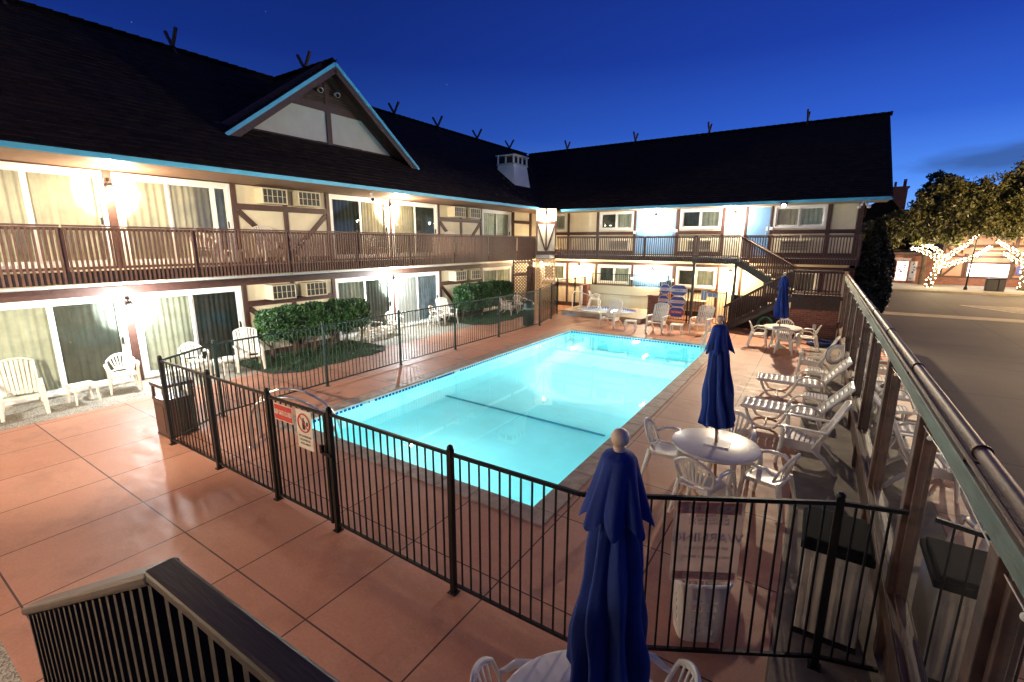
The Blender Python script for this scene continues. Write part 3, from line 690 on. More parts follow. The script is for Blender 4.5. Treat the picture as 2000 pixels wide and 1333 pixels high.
# timbers
b = MB()
for z0, zt, zb, za in ((0, 2.405, 2.2, 1.56), (Z2, 5.2, 5.03, 4.35)):
    FL.box(b, -4.2, 21.5, zb + .002, zt, 0, .045)
    for (a, c) in doorsU[1:]:
        pass
    for u in (4.365, 12.955, -1.47, 1.63): FL.box(b, u - .085, u + .085, z0, zb, 0, .028) if u > 1.7 else FL.box(b, u - .03, u + .03, z0, zb, 0, .03)
    for (a, c) in sections:
        m_ = (a + c) / 2
        FL.box(b, a - .06, a + .07, z0, zb, 0, .05); FL.box(b, c - .07, c + .06, z0, zb, 0, .05)
        FL.box(b, m_ - .07, m_ + .07, z0, zb, 0, .047)
        FL.box(b, a + .07, m_ - .07, za, za + .17, 0, .044); FL.box(b, m_ + .07, c - .07, za, za + .17, 0, .044)
        FL.box(b, a + .07, m_ - .07, z0, z0 + .16, 0, .044); FL.box(b, m_ + .07, c - .07, z0, z0 + .16, 0, .044)
        seg(FL, b, (a + .1, za - .04), (m_ - .09, z0 + .2), .15, 0, .04); seg(FL, b, (c - .1, za - .04), (m_ + .09, z0 + .2), .15, 0, .04)
    FL.box(b, 21.46, 21.7, z0, zb, 0, .05); FL.box(b, 23.3, 23.5, z0, zt, 0, .05)
    FL.box(b, 21.7, 23.3, zt - .1, zt, 0, .045); FL.box(b, 21.7, 23.3, z0 + 1.62, z0 + 1.78, 0, .045); FL.box(b, 21.7, 23.3, z0, z0 + .16, 0, .045)
b.build('timber_frame', M['timber'], LW, bevel=.004)
b = MB(); 
for u in [-4.2 + 4.32 * i for i in range(7)]: FL.box(b, u, min(u + 4.22, 23.4), 2.41, 2.475, 0, .02)
b.build('frieze_strip', M['white'], LW)
cset = [('curtain', 'curtain'), ('curtain_grey',), ('curtain',), ('curtain_grey', 'curtain')]
for i, (a, c) in enumerate(doorsU):
    m_ = (a + c) / 2
    up_s = [m_] if i not in (2,) else [a + 1.12, a + 2.18]
    opening(FL, LW, a, c, Z2 + .05, 5.03, up_s, cur=(('curtain', 'curtain'), ('curtain', 'curtain'), ('curtain', 'curtain', 'curtain_grey'), ('curtain_grey', 'curtain'), ('curtain', 'curtain_grey'), ('curtain_grey',))[i], seed=i, screens=((), (), (), (0,), (1,), ())[i], glow=((14, 26, 26, 20, 24, 14)[i], (1, .80, .50)))
    opening(FL, LW, a, c, .04, 2.2, [m_], cur=(('curtain_grey',), ('curtain_grey',), ('curtain_grey',), ('curtain_grey',), ('white', 'curtain_blue'), ('curtain_grey',))[i], seed=i + 20, screens=((), (1,), (1,), (1,), (), ())[i], glow=((10, 16, 18, 16, 150, 14)[i], (.92, 1, .92) if i != 4 else (.9, .95, 1)))
for (a, c) in sections:
    m_ = (a + c) / 2
    for z0, z1 in ((1.73, 2.17), (4.54, 4.98)):
        acunit(FL, LW, a + .62, a + 1.38, z0, z1); acunit(FL, LW, m_ + .22, m_ + .98, z0, z1)
sconce(FL, LW, 4.365, 4.62, WARM2, 360); sconce(FL, LW, 12.955, 4.72, WARM2, 360)
sconce(FL, LW, 4.365, 1.88, COOL, 540, True); sconce(FL, LW, 12.955, 1.93, COOL, 600, True)
# balcony
XB = -12.3
b = MB(); b.box((-14.1, -4, 2.66), (XB - .03, 22.3, Z2)); b.build('balcony_floor', mat('grey beige balcony deck', (.33, .28, .22), .7, var=.15), LW)
b = MB(); b.box((XB - .03, -4, 2.62), (XB + .002, 21.0, 2.86)); b.build('fascia', mat('near black stained board', (.014, .009, .008), .7), LW)
def railing(par, p0, p1, ztop0, ztop1, drop, sp=.085, pw=.036, mpick='picket', cap=.075, posts=(), zpost=None, lower=True, out_=(1, 0, 0)):
    p0, p1 = Vector((*p0, 0)), Vector((*p1, 0)); d = p1 - p0; L = d.length; d.normalize(); b = MB(); o_ = Vector(out_)
    n_ = int(L / sp)
    for i in range(n_ + 1):
        s_ = (i + .5) * L / (n_ + 1); q = p0 + d * s_; zt = ztop0 + (ztop1 - ztop0) * s_ / L; j = random.uniform(-.003, .003)
        q = q + d * j
        b.obox(q + Vector((0, 0, zt - drop / 2 - .02)), d * pw / 2, d.cross(Vector((0, 0, 1))) * pw / 2, Vector((0, 0, drop / 2 - .02)))
    k = b.build('picket_panel', M[mpick], par)
    b = MB(); a_, c_ = p0 + Vector((0, 0, ztop0)), p1 + Vector((0, 0, ztop1)); b.beam(a_, c_, cap, .035); 
    b.beam(a_ - Vector((0, 0, .055)) - o_ * (pw / 2 + .012), c_ - Vector((0, 0, .055)) - o_ * (pw / 2 + .012), .022, .06)
    if lower: b.beam(a_ - Vector((0, 0, .82)) - o_ * (pw / 2 + .012), c_ - Vector((0, 0, .82)) - o_ * (pw / 2 + .012), .022, .05)
    b.build('top_rail', M[mpick], par, bevel=.005)
    return k
for i in range(11):
    a = -4.0 + i * 2.32; c = min(a + 2.32, 21.0)
    if c <= a + .2: break
    railing(LW, (XB + .02, a + .02), (XB + .02, c - .02), 3.745, 3.745, 1.12)
    b = MB(); b.box((XB - .10, a - .04, Z2), (XB - .02, a + .04, 3.71)); b.build('rail_post', M['timber'], LW)
# roof helper with real shingle courses
def roof_plane(par, e0, e1, r0, r1, name='roof_slope', step=.2, lift=.022):
    e0, e1, r0, r1 = map(Vector, (e0, e1, r0, r1)); Ls = (r0 - e0).length; n_ = int(Ls / step); b = MB(); b.uv = []
    nr = (e1 - e0).cross(r0 - e0).normalized()
    if nr.z < 0: nr = -nr
    rs = random.Random(3)
    for i in range(n_):
        t0, t1 = i / n_, (i + 1) / n_
        a, c = e0.lerp(r0, t0), e1.lerp(r1, t0); a2, c2 = e0.lerp(r0, t1), e1.lerp(r1, t1); L = (c - a).length
        m_ = max(1, int(L / .9))
        for j in range(m_):
            s0, s1 = j / m_, (j + 1) / m_; jl = rs.uniform(.5, 1.3) * lift
            P = [a.lerp(c, s0), a.lerp(c, s1), a2.lerp(c2, s1), a2.lerp(c2, s0)]
            dd = (e0 - r0).normalized() * rs.uniform(0, .02)
            v = [P[0] + nr * jl + dd, P[1] + nr * jl + dd, P[2] + nr * .002, P[3] + nr * .002, P[0] + dd - nr * .01, P[1] + dd - nr * .01]
            b.add(v, [(0, 1, 2, 3), (4, 5, 1, 0)])
            off = (i % 2) * .11
            U0, U1 = s0 * L + off, s1 * L + off
            b.uv += [(U0, t0 * Ls), (U1, t0 * Ls), (U1, t1 * Ls), (U0, t1 * Ls), (U0, t0 * Ls), (U1, t0 * Ls)]
    return b.build(name, M['shingle'], par)
XE, ZE, XR, ZR = -12.2, 5.18, -17.74, 9.29
roof_plane(LW, (XE, -8, ZE), (XE, 29, ZE), (XR, -8, ZR), (XR, 29, ZR), 'roof')
b = MB(); b.add([(XR, -8, ZR), (XR, 29, ZR), (-23.3, 29, ZE), (-23.3, -8, ZE)], [(0, 1, 2, 3)]); b.build('roof', M['shingle'], LW)
b = MB(); b.box((XE - .02, -8, ZE - .115), (XE + .015, 21.2, ZE - .012)); b.build('eave_trim', M['blue_trim'], LW)
b = MB(); b.box((-14.1, -8, ZE - .12), (XE - .02, 23.5, ZE - .10)); b.build('soffit', mat('brown soffit board', (.20, .11, .07), .6, var=.15), LW)
b = MB()
for i in range(0, 118):
    y = -8 + i * .315
    if y > 28.8: break
    b.obox((XR, y + .16, ZR + .02 + (.012 if i % 2 else 0)), (0, .17, .012), (.10, 0, -.07), (0, -.0012, .012)); b.obox((XR, y + .16, ZR + .02), (0, .17, .012), (-.10, 0, -.07), (0, -.001, .012))
b.build('ridge_cap', M['shingle'], LW)
def ridge_cross(x, y, z, axis, s=.82):
    t = thing('ridge_finial', (x, y, z), 'crossed timber finial standing on the roof ridge', 'roof finial', 'crossed finials along the roof ridges')
    for k in (-1, 1):
        b = MB(); dv = Vector((.36 * k, .03 * k, .56)) if axis == 'y' else Vector((.03 * k, .36 * k, .56))
        c0 = Vector((x, y, z)); b.beam(c0 - dv * .55 * s, c0 + dv * 1.05 * s, .10 * s, .10 * s, up=(0, 1, 0) if axis == 'y' else (1, 0, 0)); b.build('beam', M['darkwood'], t, bevel=.006)
    return t
CL = []
for i, y in enumerate((4.0, 7.72, 16.89, 19.93, 23.34, 26.77)): 
    t = ridge_cross(XR, y, ZR + .12, 'y')
    t['label'] = ['crossed timber finial at the top left corner on the long left ridge', 'crossed timber finial left of the dormer on the long left ridge', 'crossed timber finial just right of the dormer peak on the left ridge', 'second crossed timber finial to the right of the dormer on the left ridge', 'third crossed timber finial to the right of the dormer on the left ridge', 'crossed timber finial directly above the white chimney'][i]
# dormer
D = LW
ya, yl, yr_, za, zb_, xf = 10.55, 6.93, 14.12, 9.02, 6.28, -13.62
for (y_e, s_) in ((yl, -1), (yr_, 1)):
    # roof slope from the front verge back into the main roof
    def mainz(z): return XE - (z - ZE) / ((ZR - ZE) / (XE - XR))
    roof_plane(D, (xf, y_e, zb_), (mainz(zb_) - .05, y_e, zb_), (xf, ya, za), (mainz(za) - .05, ya, za), 'dormer_roof', .2)
    p, q = Vector((xf + .02, y_e, zb_ - .05)), Vector((xf + .02, ya, za - .05))
    b = MB(); b.beam(p, q, .05, .10, up=(0, -s_ * .6, .8)); b.build('verge_trim', M['blue_trim'], D)
    b = MB(); b.beam(p + Vector((-.03, 0, -.15)), q + Vector((-.03, 0, -.15)), .05, .20, up=(0, -s_ * .6, .8)); b.build('barge_board', M['timber'], D)
    u_ = MB(); e0 = Vector((xf - .02, y_e, zb_ - .10)); r0 = Vector((xf - .02, ya, za - .10)); u_.add([e0, r0, r0 + Vector((-3.3, 0, 0)), e0 + Vector((-.5, 0, 0))], [(0, 1, 2, 3)]); u_.build('dormer_soffit', M['darkwood'], D)
xg = xf - .55
def gy(z, s_): # half-width of the gable at height z
    t_ = (z - zb_) / (za - zb_); return (yl + (ya - yl) * t_) if s_ < 0 else (yr_ + (ya - yr_) * t_)
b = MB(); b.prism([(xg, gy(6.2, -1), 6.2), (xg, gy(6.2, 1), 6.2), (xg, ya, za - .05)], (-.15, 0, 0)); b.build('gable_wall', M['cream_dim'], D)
b = MB(); b.box((xg, gy(6.2, -1) + .1, 6.1), (xg + .06, gy(6.2, 1) - .1, 6.62)); b.box((xg, gy(7.75, -1), 7.62), (xg + .05, gy(7.75, 1), 7.84)); b.box((xg, ya - .09, 6.62), (xg + .045, ya + .09, 8.7))
for s_ in (-1, 1):
    b.beam((xg + .02, gy(6.3, s_), 6.25), (xg + .02, ya, za - .12), .05, .42, up=(0, s_ * .6, -.8))
b.build('gable_timber', M['timber'], D)
b = MB(); b.prism([(xg + .004, gy(7.84, -1) + .2, 7.84), (xg + .004, gy(7.84, 1) - .2, 7.84), (xg + .004, ya, za - .3)], (.01, 0, 0))
b.build('louvre_backing', M['darkwood'], D)
b = MB(); z = 7.9
while z < 8.75:
    b.obox((xg + .03, ya, z), (0, max(.05, (gy(z, 1) - gy(z, -1)) / 2 - .25), 0), (.03, 0, -.02), (.004, 0, .006)); z += .085
b.build('louvre', M['timber'], D)
def seccam(p, out, par, lab=None):
    p = Vector(p); o_ = Vector(out)
    b = MB(); b.tube([p, p + o_ * .08], .05, 12); b.ball(p + o_ * .13 + Vector((0, 0, -.03)), .085, 10); c = b.build('security_camera', M['white'], par, smooth=True)
    MB().ball(p + o_ * .17 + Vector((.02, -.03, -.06)), .06, 10).build('lens', M['black'], c, smooth=True)
seccam((xg + .05, ya - .33, 8.22), (1, 0, 0), LW); seccam((xg + .05, ya + .3, 8.22), (1, 0, 0), LW); seccam((XE - .5, 10.9, 5.02), (.5, 0, -.8), LW)
ridge_cross(-15.2, ya, za + .08, 'y')['label'] = 'crossed timber finial on the short ridge of the dormer'
b = MB(); 
for i in range(10): b.obox((xf - .15 - i * .33, ya, za + .03), (.17, 0, .01), (0, .1, -.06), (0, .001, .012)); b.obox((xf - .15 - i * .33, ya, za + .03), (.17, 0, .01), (0, -.1, -.06), (0, .001, .012))
b.build('ridge_cap', M['shingle'], D)
# chimney
ch = thing('chimney', (-14.3, 22.1, 6.2), 'white tapered stucco chimney with a glazed lantern top near the inner roof corner', 'chimney')
b = MB(); b.add([(-13.72, 21.25, 5.9), (-15.0, 21.25, 5.9), (-15.0, 22.9, 5.9), (-13.72, 22.9, 5.9), (-13.95, 21.45, 7.42), (-14.95, 21.45, 7.42), (-14.95, 22.75, 7.42), (-13.95, 22.75, 7.42)], [(0, 1, 2, 3), (4, 7, 6, 5), (0, 4, 5, 1), (1, 5, 6, 2), (2, 6, 7, 3), (3, 7, 4, 0)])
b.build('stack', M['white'], ch)
b = MB(); b.box((-13.9, 21.4, 7.42), (-15.0, 22.8, 7.50)); b.box((-13.86, 21.36, 7.86), (-15.04, 22.84, 7.93)); b.build('cap', M['cream_dim'], ch)
b = MB()
for x in (-13.96, -14.45, -14.94):
    for y in (21.46, 21.9, 22.3, 22.74):
        if x == -14.45 and y in (21.9, 22.3): continue
        b.box((x - .035, y - .035, 7.5), (x + .035, y + .035, 7.86))
b.build('lantern_post', M['white'], ch)
MB().box((-14.1, 21.6, 7.5), (-14.8, 22.6, 7.84)).build('flue', M['darkwood'], ch)

# ---------------- rear wing
RW = thing('motel_wing', (-5, 23.5, 0), 'half timbered motel wing with pale blue doors closing the far end of the pool', 'building', None)
YR = 21.65
wins = [(-13.3, -11.82), (-9.93, -8.10), (-5.85, -4.02), (-1.96, -.04)]
for z0, z1, w0, w1 in ((0, 2.62, 1.34, 2.33), (Z2, 5.32, 4.06, 5.03)):
    b = MB(); prev = -14.1
    for (a, c) in wins:
        FR.box(b, prev, a, z0, z1, -.2, 0); FR.box(b, a, c, w1, z1, -.2, 0); FR.box(b, a, c, z0, w0, -.2, 0); prev = c
    FR.box(b, prev, 1.16, z0, z1, -.2, 0); b.build('wall', M['cream'], RW)
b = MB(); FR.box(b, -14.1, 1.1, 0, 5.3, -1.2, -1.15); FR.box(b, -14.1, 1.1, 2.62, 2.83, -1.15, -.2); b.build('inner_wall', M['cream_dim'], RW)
b = MB()
for z0, zt, zb, zs in ((0, 2.465, 2.335, 1.34), (Z2, 5.12, 5.04, 4.06)):
    FR.box(b, -13.9, 1.16, zb + .002, zt, 0, .045)
    for a, c in ((-11.76, -11.64), (-10.08, -9.95), (-8.08, -7.98), (-6.02, -5.87), (-4.0, -3.87) if z0 else (-4.0, -3.9), (-3.06, -2.95), (-2.05, -1.97), (-.03, .12), (.98, 1.16)):
        FR.box(b, a, c, z0, zb, 0, .05)
    for a, c in ((-11.64, -10.08), (-9.95, -8.08), (-5.87, -4.0), (-1.97, -.03), (.12, .98), (-13.3, -11.76)):
        FR.box(b, a, c, zs - .22, zs - .06, 0, .043)
        FR.box(b, a, c, z0, z0 + .22, 0, .043)
b.build('timber_frame', M['timber'], RW, bevel=.004)
b = MB()
for a, c in ((-11.6, -8.1), (-7.95, -6.0), (-5.85, -4.0), (-3.9, -2.0), (-1.9, .9)): FR.box(b, a, c, 2.47, 2.56, 0, .02)
b.build('frieze_strip', M['cream'], RW)
for i, (a, c) in enumerate(wins):
    opening(FR, RW, a, c, 4.06, 5.03, [(a + c) / 2], fw=.1, name='window', cur=(('curtain_grey',), ('curtain_grey', 'curtain_grey'), ('curtain_grey',), ('curtain', 'curtain_grey'))[i], seed=50 + i, screens=((0,), (0,), (0,), ())[i], glow=(5, (1, .9, .7)))
    opening(FR, RW, a, c, 1.34, 2.33, [(a + c) / 2], fw=.1, name='window', cur=('curtain_grey',), seed=60 + i, screens=(0,), glow=(5, (1, .92, .7)))
def door(F, par, u0, u1, z0, z1, m='bluedoor', hinge=1, name='door'):
    b = MB(); F.box(b, u0, u1, z0, z1, 0, .03); o = b.build(name, M[m], par, bevel=.004)
    uh = u1 - .09 if hinge > 0 else u0 + .09
    b = MB(); p = Vector(F.p(uh, z0 + 1.0, .03)); b.tube([p, p + F.out() * .05], .028, 10); b.ball(p + F.out() * .07, .032, 8); b.build('door_knob', M['chrome'], o, smooth=True)
    b = MB(); F.box(b, uh - .04, uh + .04, z0 + 1.12, z0 + 1.30, .03, .045); b.build('lock_plate', M['white'], o)
for z0, z1 in ((.03, 2.30), (Z2 + .02, 4.95)):
    door(FR, RW, -7.96, -7.03, z0, z1, hinge=-1); door(FR, RW, -6.97, -6.04, z0, z1, hinge=1)
    b = MB(); FR.box(b, -7.03, -6.97, z0, z1, 0, .022); b.build('door_post', M['bluedoor'], RW)
door(FR, RW, -2.93, -2.07, Z2 + .02, 4.95, hinge=1); door(FR, RW, -2.93, -2.07, .03, 2.25, m='cream', hinge=1)
for a in (-9.3, -5.4, -1.6):   # heater covers under the windows
    for z0 in (Z2 + .28, .3):
        b = MB(); FR.box(b, a, a + 1.05, z0, z0 + .42, 0, .22); h = b.build('heater_cover', M['acbody'], RW, bevel=.006)
        g = MB()
        for k in range(6): FR.box(g, a + .05, a + 1.0, z0 + .06 + k * .06, z0 + .085 + k * .06, .22, .226)
        g.build('grille_bar', M['grille'], h)
        b = MB(); p = [FR.p(a - .06, z0 + .5, .02), FR.p(a + 1.11, z0 + .5, .02), FR.p(a + 1.11, z0 + .44, .34), FR.p(a - .06, z0 + .44, .34)]
        b.add(p, [(0, 1, 2, 3)]); b.build('rain_hood', M['cream'], RW, solid=.02)
for (a, z) in ((-6.0, 3.95), (-8.02, 3.9), (-2.0, 4.0), (-6.0, 1.6), (-8.02, 1.6)):
    b = MB(); FR.box(b, a - .07, a + .07, z, z + .13, .05, .065); b.build('number_plate', M['white'], RW)
# balcony of the rear wing
b = MB(); b.box((-12.3, YR + .03, 2.66), (1.12, 23.5, Z2)); b.box((-12.4, 21.0, 2.66), (-11.5, 21.75, Z2 - .002)); b.build('balcony_floor', M['cream_dim'], RW)
b = MB(); b.box((-11.5, YR, 2.64), (1.14, YR + .03, 2.86)); b.build('fascia', M['timber'], RW)
xs = [-11.48, -9.2, -6.9, -4.6]
for a, c in zip(xs[:-1], xs[1:]):
    railing(RW, (a + .02, YR - .02), (c - .02, YR - .02), 3.745, 3.745, 1.10, out_=(0, -1, 0), sp=.095); MB().box((c - .04, YR + .02, Z2), (c + .04, YR + .1, 3.71)).build('rail_post', M['timber'], RW)
for a, c in ((-2.8, -.8), (-.8, 1.14)): railing(RW, (a + .02, YR - .02), (c - .02, YR - .02), 3.745, 3.745, 1.10, out_=(0, -1, 0), sp=.095)
railing(RW, (1.14, YR), (1.14, 23.4), 3.745, 3.745, 1.10, out_=(1, 0, 0), sp=.095)
# landing and stairs
ST = thing('outdoor_staircase', (-2, 21, 0), 'dark timber double flight staircase with picket rails climbing to the upper balcony', 'staircase')
ZM, XM = 1.6, -.80; YF, YB = 20.98, 21.6
b = MB(); b.box((-4.6, YF, 2.60), (-2.8, YR - .002, Z2)); b.build('landing', M['stair'], ST)
railing(ST, (-4.58, YF - .02), (-2.82, YF - .02), 3.745, 3.745, 1.06, out_=(0, -1, 0), mpick='picket')
railing(ST, (-4.6, YF), (-4.6, YR), 3.745, 3.745, 1.06, out_=(-1, 0, 0), mpick='picket')
b = MB()
for x in (-4.52, -2.9): b.box((x - .05, YF + .05, 0), (x + .05, YF + .15, 2.6))
b.box((-1.0, YF + .05, 0), (-.9, YF + .15, 1.5)); b.build('post', M['stair'], ST)
for nm, xa, za_, xb, zb2, y0_, y1_, nst in (('upper', -2.8, Z2, XM, ZM, YF, YB - .02, 7), ('lower', XM, ZM, -3.1, 0.0, 20.3, 20.92, 9)):
    b = MB()
    for y in (y0_ + .02, y1_ - .02): b.beam((xa, y, za_ - .16), (xb, y, zb2 - .16 if nm == 'upper' else .02), .04, .26)
    b.build('stringer', M['stair'], ST)
    b = MB()
    for i in range(nst):
        t_ = (i + .6) / nst; x = xa + (xb - xa) * t_; z = za_ + (zb2 - za_) * t_; b.box((x - .14, y0_ + .04, z - .02), (x + .14, y1_ - .04, z + .03))
    b.build('tread', mat('pale worn tread', (.42, .36, .27), .7), ST)
    railing(ST, (xa, y0_ - .02), (xb, y0_ - .02), za_ + .89, zb2 + .95, .98, out_=(0, -1, 0), mpick='darkwood' if nm == 'lower' else 'picket', lower=False)
    railing(ST, (xa, y1_ + .01), (xb, y1_ + .01), za_ + .89, zb2 + .95, .9, out_=(0, 1, 0), mpick='darkwood', lower=False)
b = MB(); b.box((XM, 20.3, ZM - .55), (.72, 21.6, ZM)); b.build('mid_landing', M['darkwood'], ST)
railing(ST, (XM + .02, 20.28), (.72, 20.28), ZM + .87, ZM + .87, 1.30, out_=(0, -1, 0), mpick='darkwood', cap=.1, sp=.11)
railing(ST, (XM + .02, 21.6), (.72, 21.6), ZM + .87, ZM + .87, .9, out_=(0, 1, 0), mpick='picket', sp=.11)
bw = MB(); bw.box((XM, 20.34, 0), (.72, 21.5, ZM - .56)); tag(bw.build('brick_wall', M['brick']), 'low red brick wall carrying the stair landing behind the far umbrella table', 'wall')
MB().box((-3.0, 21.2, 0), (-1.1, 21.24, 1.35)).build('storage_panel', M['darkwood'], ST)
ob = MB(); ob.box((-.02, 20.30, .35), (.10, 20.338, .52)); ob.box((.02, 20.28, .18), (.06, 20.338, .35)); tag(ob.build('outlet_box', M['white'], bevel=.006), 'small white electrical outlet box on the brick wall under the landing', 'outlet')
# corner block
c0, c1 = Vector((-12.3, 21.05, 0)), Vector((-11.48, 21.62, 0)); cd = (c1 - c0).normalized(); cn = Vector((cd.y, -cd.x, 0)); CW = (c1 - c0).length
def cbox(mb, s0, s1, z0, z1, d0, d1):
    c = c0 + cd * (s0 + s1) / 2 + cn * (d0 + d1) / 2 + Vector((0, 0, (z0 + z1) / 2)); return mb.obox(c, cd * (s1 - s0) / 2, cn * (d1 - d0) / 2, Vector((0, 0, (z1 - z0) / 2)))
b = MB(); cbox(b, 0, CW, 2.66, 5.12, -.5, 0); b.build('corner_bay', M['cream'], RW)
b = MB(); cbox(b, 0, .06, 2.66, 4.5, 0, .03); cbox(b, CW - .06, CW, 2.66, 4.5, 0, .03); cbox(b, 0, CW, 4.38, 4.52, 0, .034); cbox(b, 0, CW, 2.62, 3.02, 0, .034); cbox(b, CW / 2 - .04, CW / 2 + .04, 3.0, 4.38, 0, .026)
for s_ in (.05, CW - .05):
    p, q = c0 + cd * s_ + cn * .012 + Vector((0, 0, 4.36)), c0 + cd * (CW / 2 + (.04 if s_ > .3 else -.04)) + cn * .012 + Vector((0, 0, 3.05)); b.beam(p, q, .07, .024, up=tuple(cn))
b.build('bay_timber', M['picket'], RW)
lp = c0 + cd * CW / 2 + cn * .12 + Vector((0, 0, 4.68))
b = MB(); cbox(b, CW / 2 - .04, CW / 2 + .04, 4.75, 4.98, 0, .1); lm = b.build('wall_lamp', M['lampmetal'], RW)
MB().ball(lp, .065, 10).build('lamp_globe', M['globe'], lm, smooth='all'); plight('lamp', lp + cn * .16, (1, .88, .76), 110, .05, lm)
def lattice_panel(p0, p1, z0, z1, label, par=None, holes=True, m='lattice', grp=None):
    p0, p1 = Vector((*p0, 0)), Vector((*p1, 0)); d = (p1 - p0); L = d.length; d.normalize(); n_ = Vector((d.y, -d.x, 0))
    t = thing('lattice_screen', (p0.x, p0.y, z0), label, 'lattice', grp)
    b = MB(); H = z1 - z0
    for sgn in (-1, 1):
        k = -H
        while k < L + H:
            # line s = k + z (sgn 1) or s = k + H - z
            s0, zz0 = k, 0; s1, zz1 = k + H, H
            if s0 < 0: zz0 = -s0; s0 = 0
            if s1 > L: zz1 = H - (s1 - L); s1 = L
            if zz1 > zz0 + .02:
                a_, c_ = (zz0, zz1) if sgn > 0 else (H - zz0, H - zz1)
                P = p0 + d * s0 + Vector((0, 0, z0 + a_)) + n_ * .006 * sgn; Q = p0 + d * s1 + Vector((0, 0, z0 + c_)) + n_ * .006 * sgn
                b.beam(P, Q, .058, .010, up=tuple(n_))
            k += .165
    b.build('slat_panel', M[m], t)
    b = MB(); b.beam(p0 + Vector((0, 0, z0)), p0 + Vector((0, 0, z1)), .06, .05, up=tuple(n_)); b.beam(p1 + Vector((0, 0, z0)), p1 + Vector((0, 0, z1)), .06, .05, up=tuple(n_))
    b.beam(p0 + Vector((0, 0, z0)), p1 + Vector((0, 0, z0)), .04, .06); b.beam(p0 + Vector((0, 0, z1)), p1 + Vector((0, 0, z1)), .04, .06); b.build('frame', M[m], t)
    return t
lattice_panel((-12.3, 21.03), (-11.5, 21.60), 1.02, 2.60, 'tan lattice screen directly below the white corner bay'); lattice_panel((-12.3, 21.03), (-11.5, 21.60), .05, .98, 'lower tan lattice screen at the foot of the corner bay')
lattice_panel((-13.15, 20.2), (-12.5, 21.0), .05, 2.58, 'tall brown lattice screen at the far end of the hedge, left of the corner bay', m='darkwood')
MB().box((-14.0, 22.9, .0), (-13.1, 22.96, 2.1)).build('passage_door', M['darkwood'], RW)
sconce(FR, RW, -13.3, 2.32, WARM, 200)
sconce(FR, RW, -7.0, 4.66, (1, .90, .76), 300); sconce(FR, RW, -3.48, 4.66, (1, .92, .84), 260); sconce(FR, RW, -7.0, 2.05, (1, .84, .60), 420); sconce(FR, RW, -3.45, 2.1, WARM, 380); sconce(FR, RW, -11.0, 2.15, WARM, 260)
# floodlight under the rear eave, the brightest lamp
b = MB(); b.box((-1.62, 21.78, 4.93), (-1.38, 21.9, 5.02)); b.tube([(-1.5, 21.84, 4.93), (-1.5, 21.74, 4.90)], .07, 14); fo = b.build('flood_lamp', M['lampmetal'], RW)
MB().tube([(-1.5, 21.735, 4.898), (-1.5, 21.725, 4.895)], .062, 14).build('lamp_lens', M['flood'], fo)
plight('lamp', (-1.5, 21.62, 4.86), (1, .80, .54), 3300, .06, fo, 'SPOT', (0.0, -1, -.42), 150, .6)
# rear roof
YE, ZE2, YRi, ZR2 = 21.9, 5.10, 29.0, 9.28
roof_plane(RW, (-17.74, YE, ZE2), (1.85, YE, ZE2), (-17.74, YRi, ZR2), (1.85, YRi, ZR2), 'roof')
b = MB(); b.add([(-17.74, YRi, ZR2), (1.85, YRi, ZR2), (1.85, 36, ZE2), (-17.74, 36, ZE2)], [(0, 3, 2, 1)]); b.build('roof', M['shingle'], RW)
b = MB(); b.box((-11.4, YE - .015, ZE2 - .12), (1.85, YE + .02, ZE2 - .005)); b.build('eave_trim', M['blue_trim'], RW)
b = MB(); b.box((-12.4, YE + .02, ZE2 - .10), (1.82, 23.5, ZE2 - .08)); b.build('soffit', mat('tan soffit board', (.33, .22, .13), .6, var=.15), RW)
b = MB(); b.prism([(1.15, 23.5, 0), (1.15, 34.5, 0), (1.15, 34.5, 5.0), (1.15, 29, 8.9), (1.15, 23.5, 5.2)], (-.2, 0, 0)); b.build('gable_wall', M['cream'], RW)
b = MB(); b.beam((1.83, YE, ZE2 - .08), (1.83, YRi, ZR2 - .08), .05, .16); b.beam((1.83, 36, ZE2 - .08), (1.83, YRi, ZR2 - .08), .05, .16); b.build('barge_board', M['darkwood'], RW)
b = MB()
for i in range(62):
    x = -17.6 + i * .315
    if x > 1.8: break
    b.obox((x + .16, YRi, ZR2 + .02), (.17, 0, .012), (0, .10, -.07), (-.001, 0, .012)); b.obox((x + .16, YRi, ZR2 + .02), (.17, 0, .012), (0, -.10, -.06), (-.001, 0, .012))
b.build('ridge_cap', M['shingle'], RW)
for i, x in enumerate((-14.7, -10.17, -6.01, -1.4)):
    ridge_cross(x, YRi, ZR2 + .12, 'x')['label'] = 'crossed timber finial seen nearly edge on, number %s from the left on the rear ridge' % ('first', 'second', 'third', 'fourth')[i]
b = MB()
for dx in (-.09, .09): b.tube([(1.05 + dx * .3, 22.0, 4.95), (1.05 + dx, 21.85, 4.82)], [.02, .05], 10); b.ball((1.05 + dx * 1.6, 21.75, 4.75), .06, 8)
b.build('flood_lamp', M['white'], RW, smooth=True)

PLW = M['plastic']
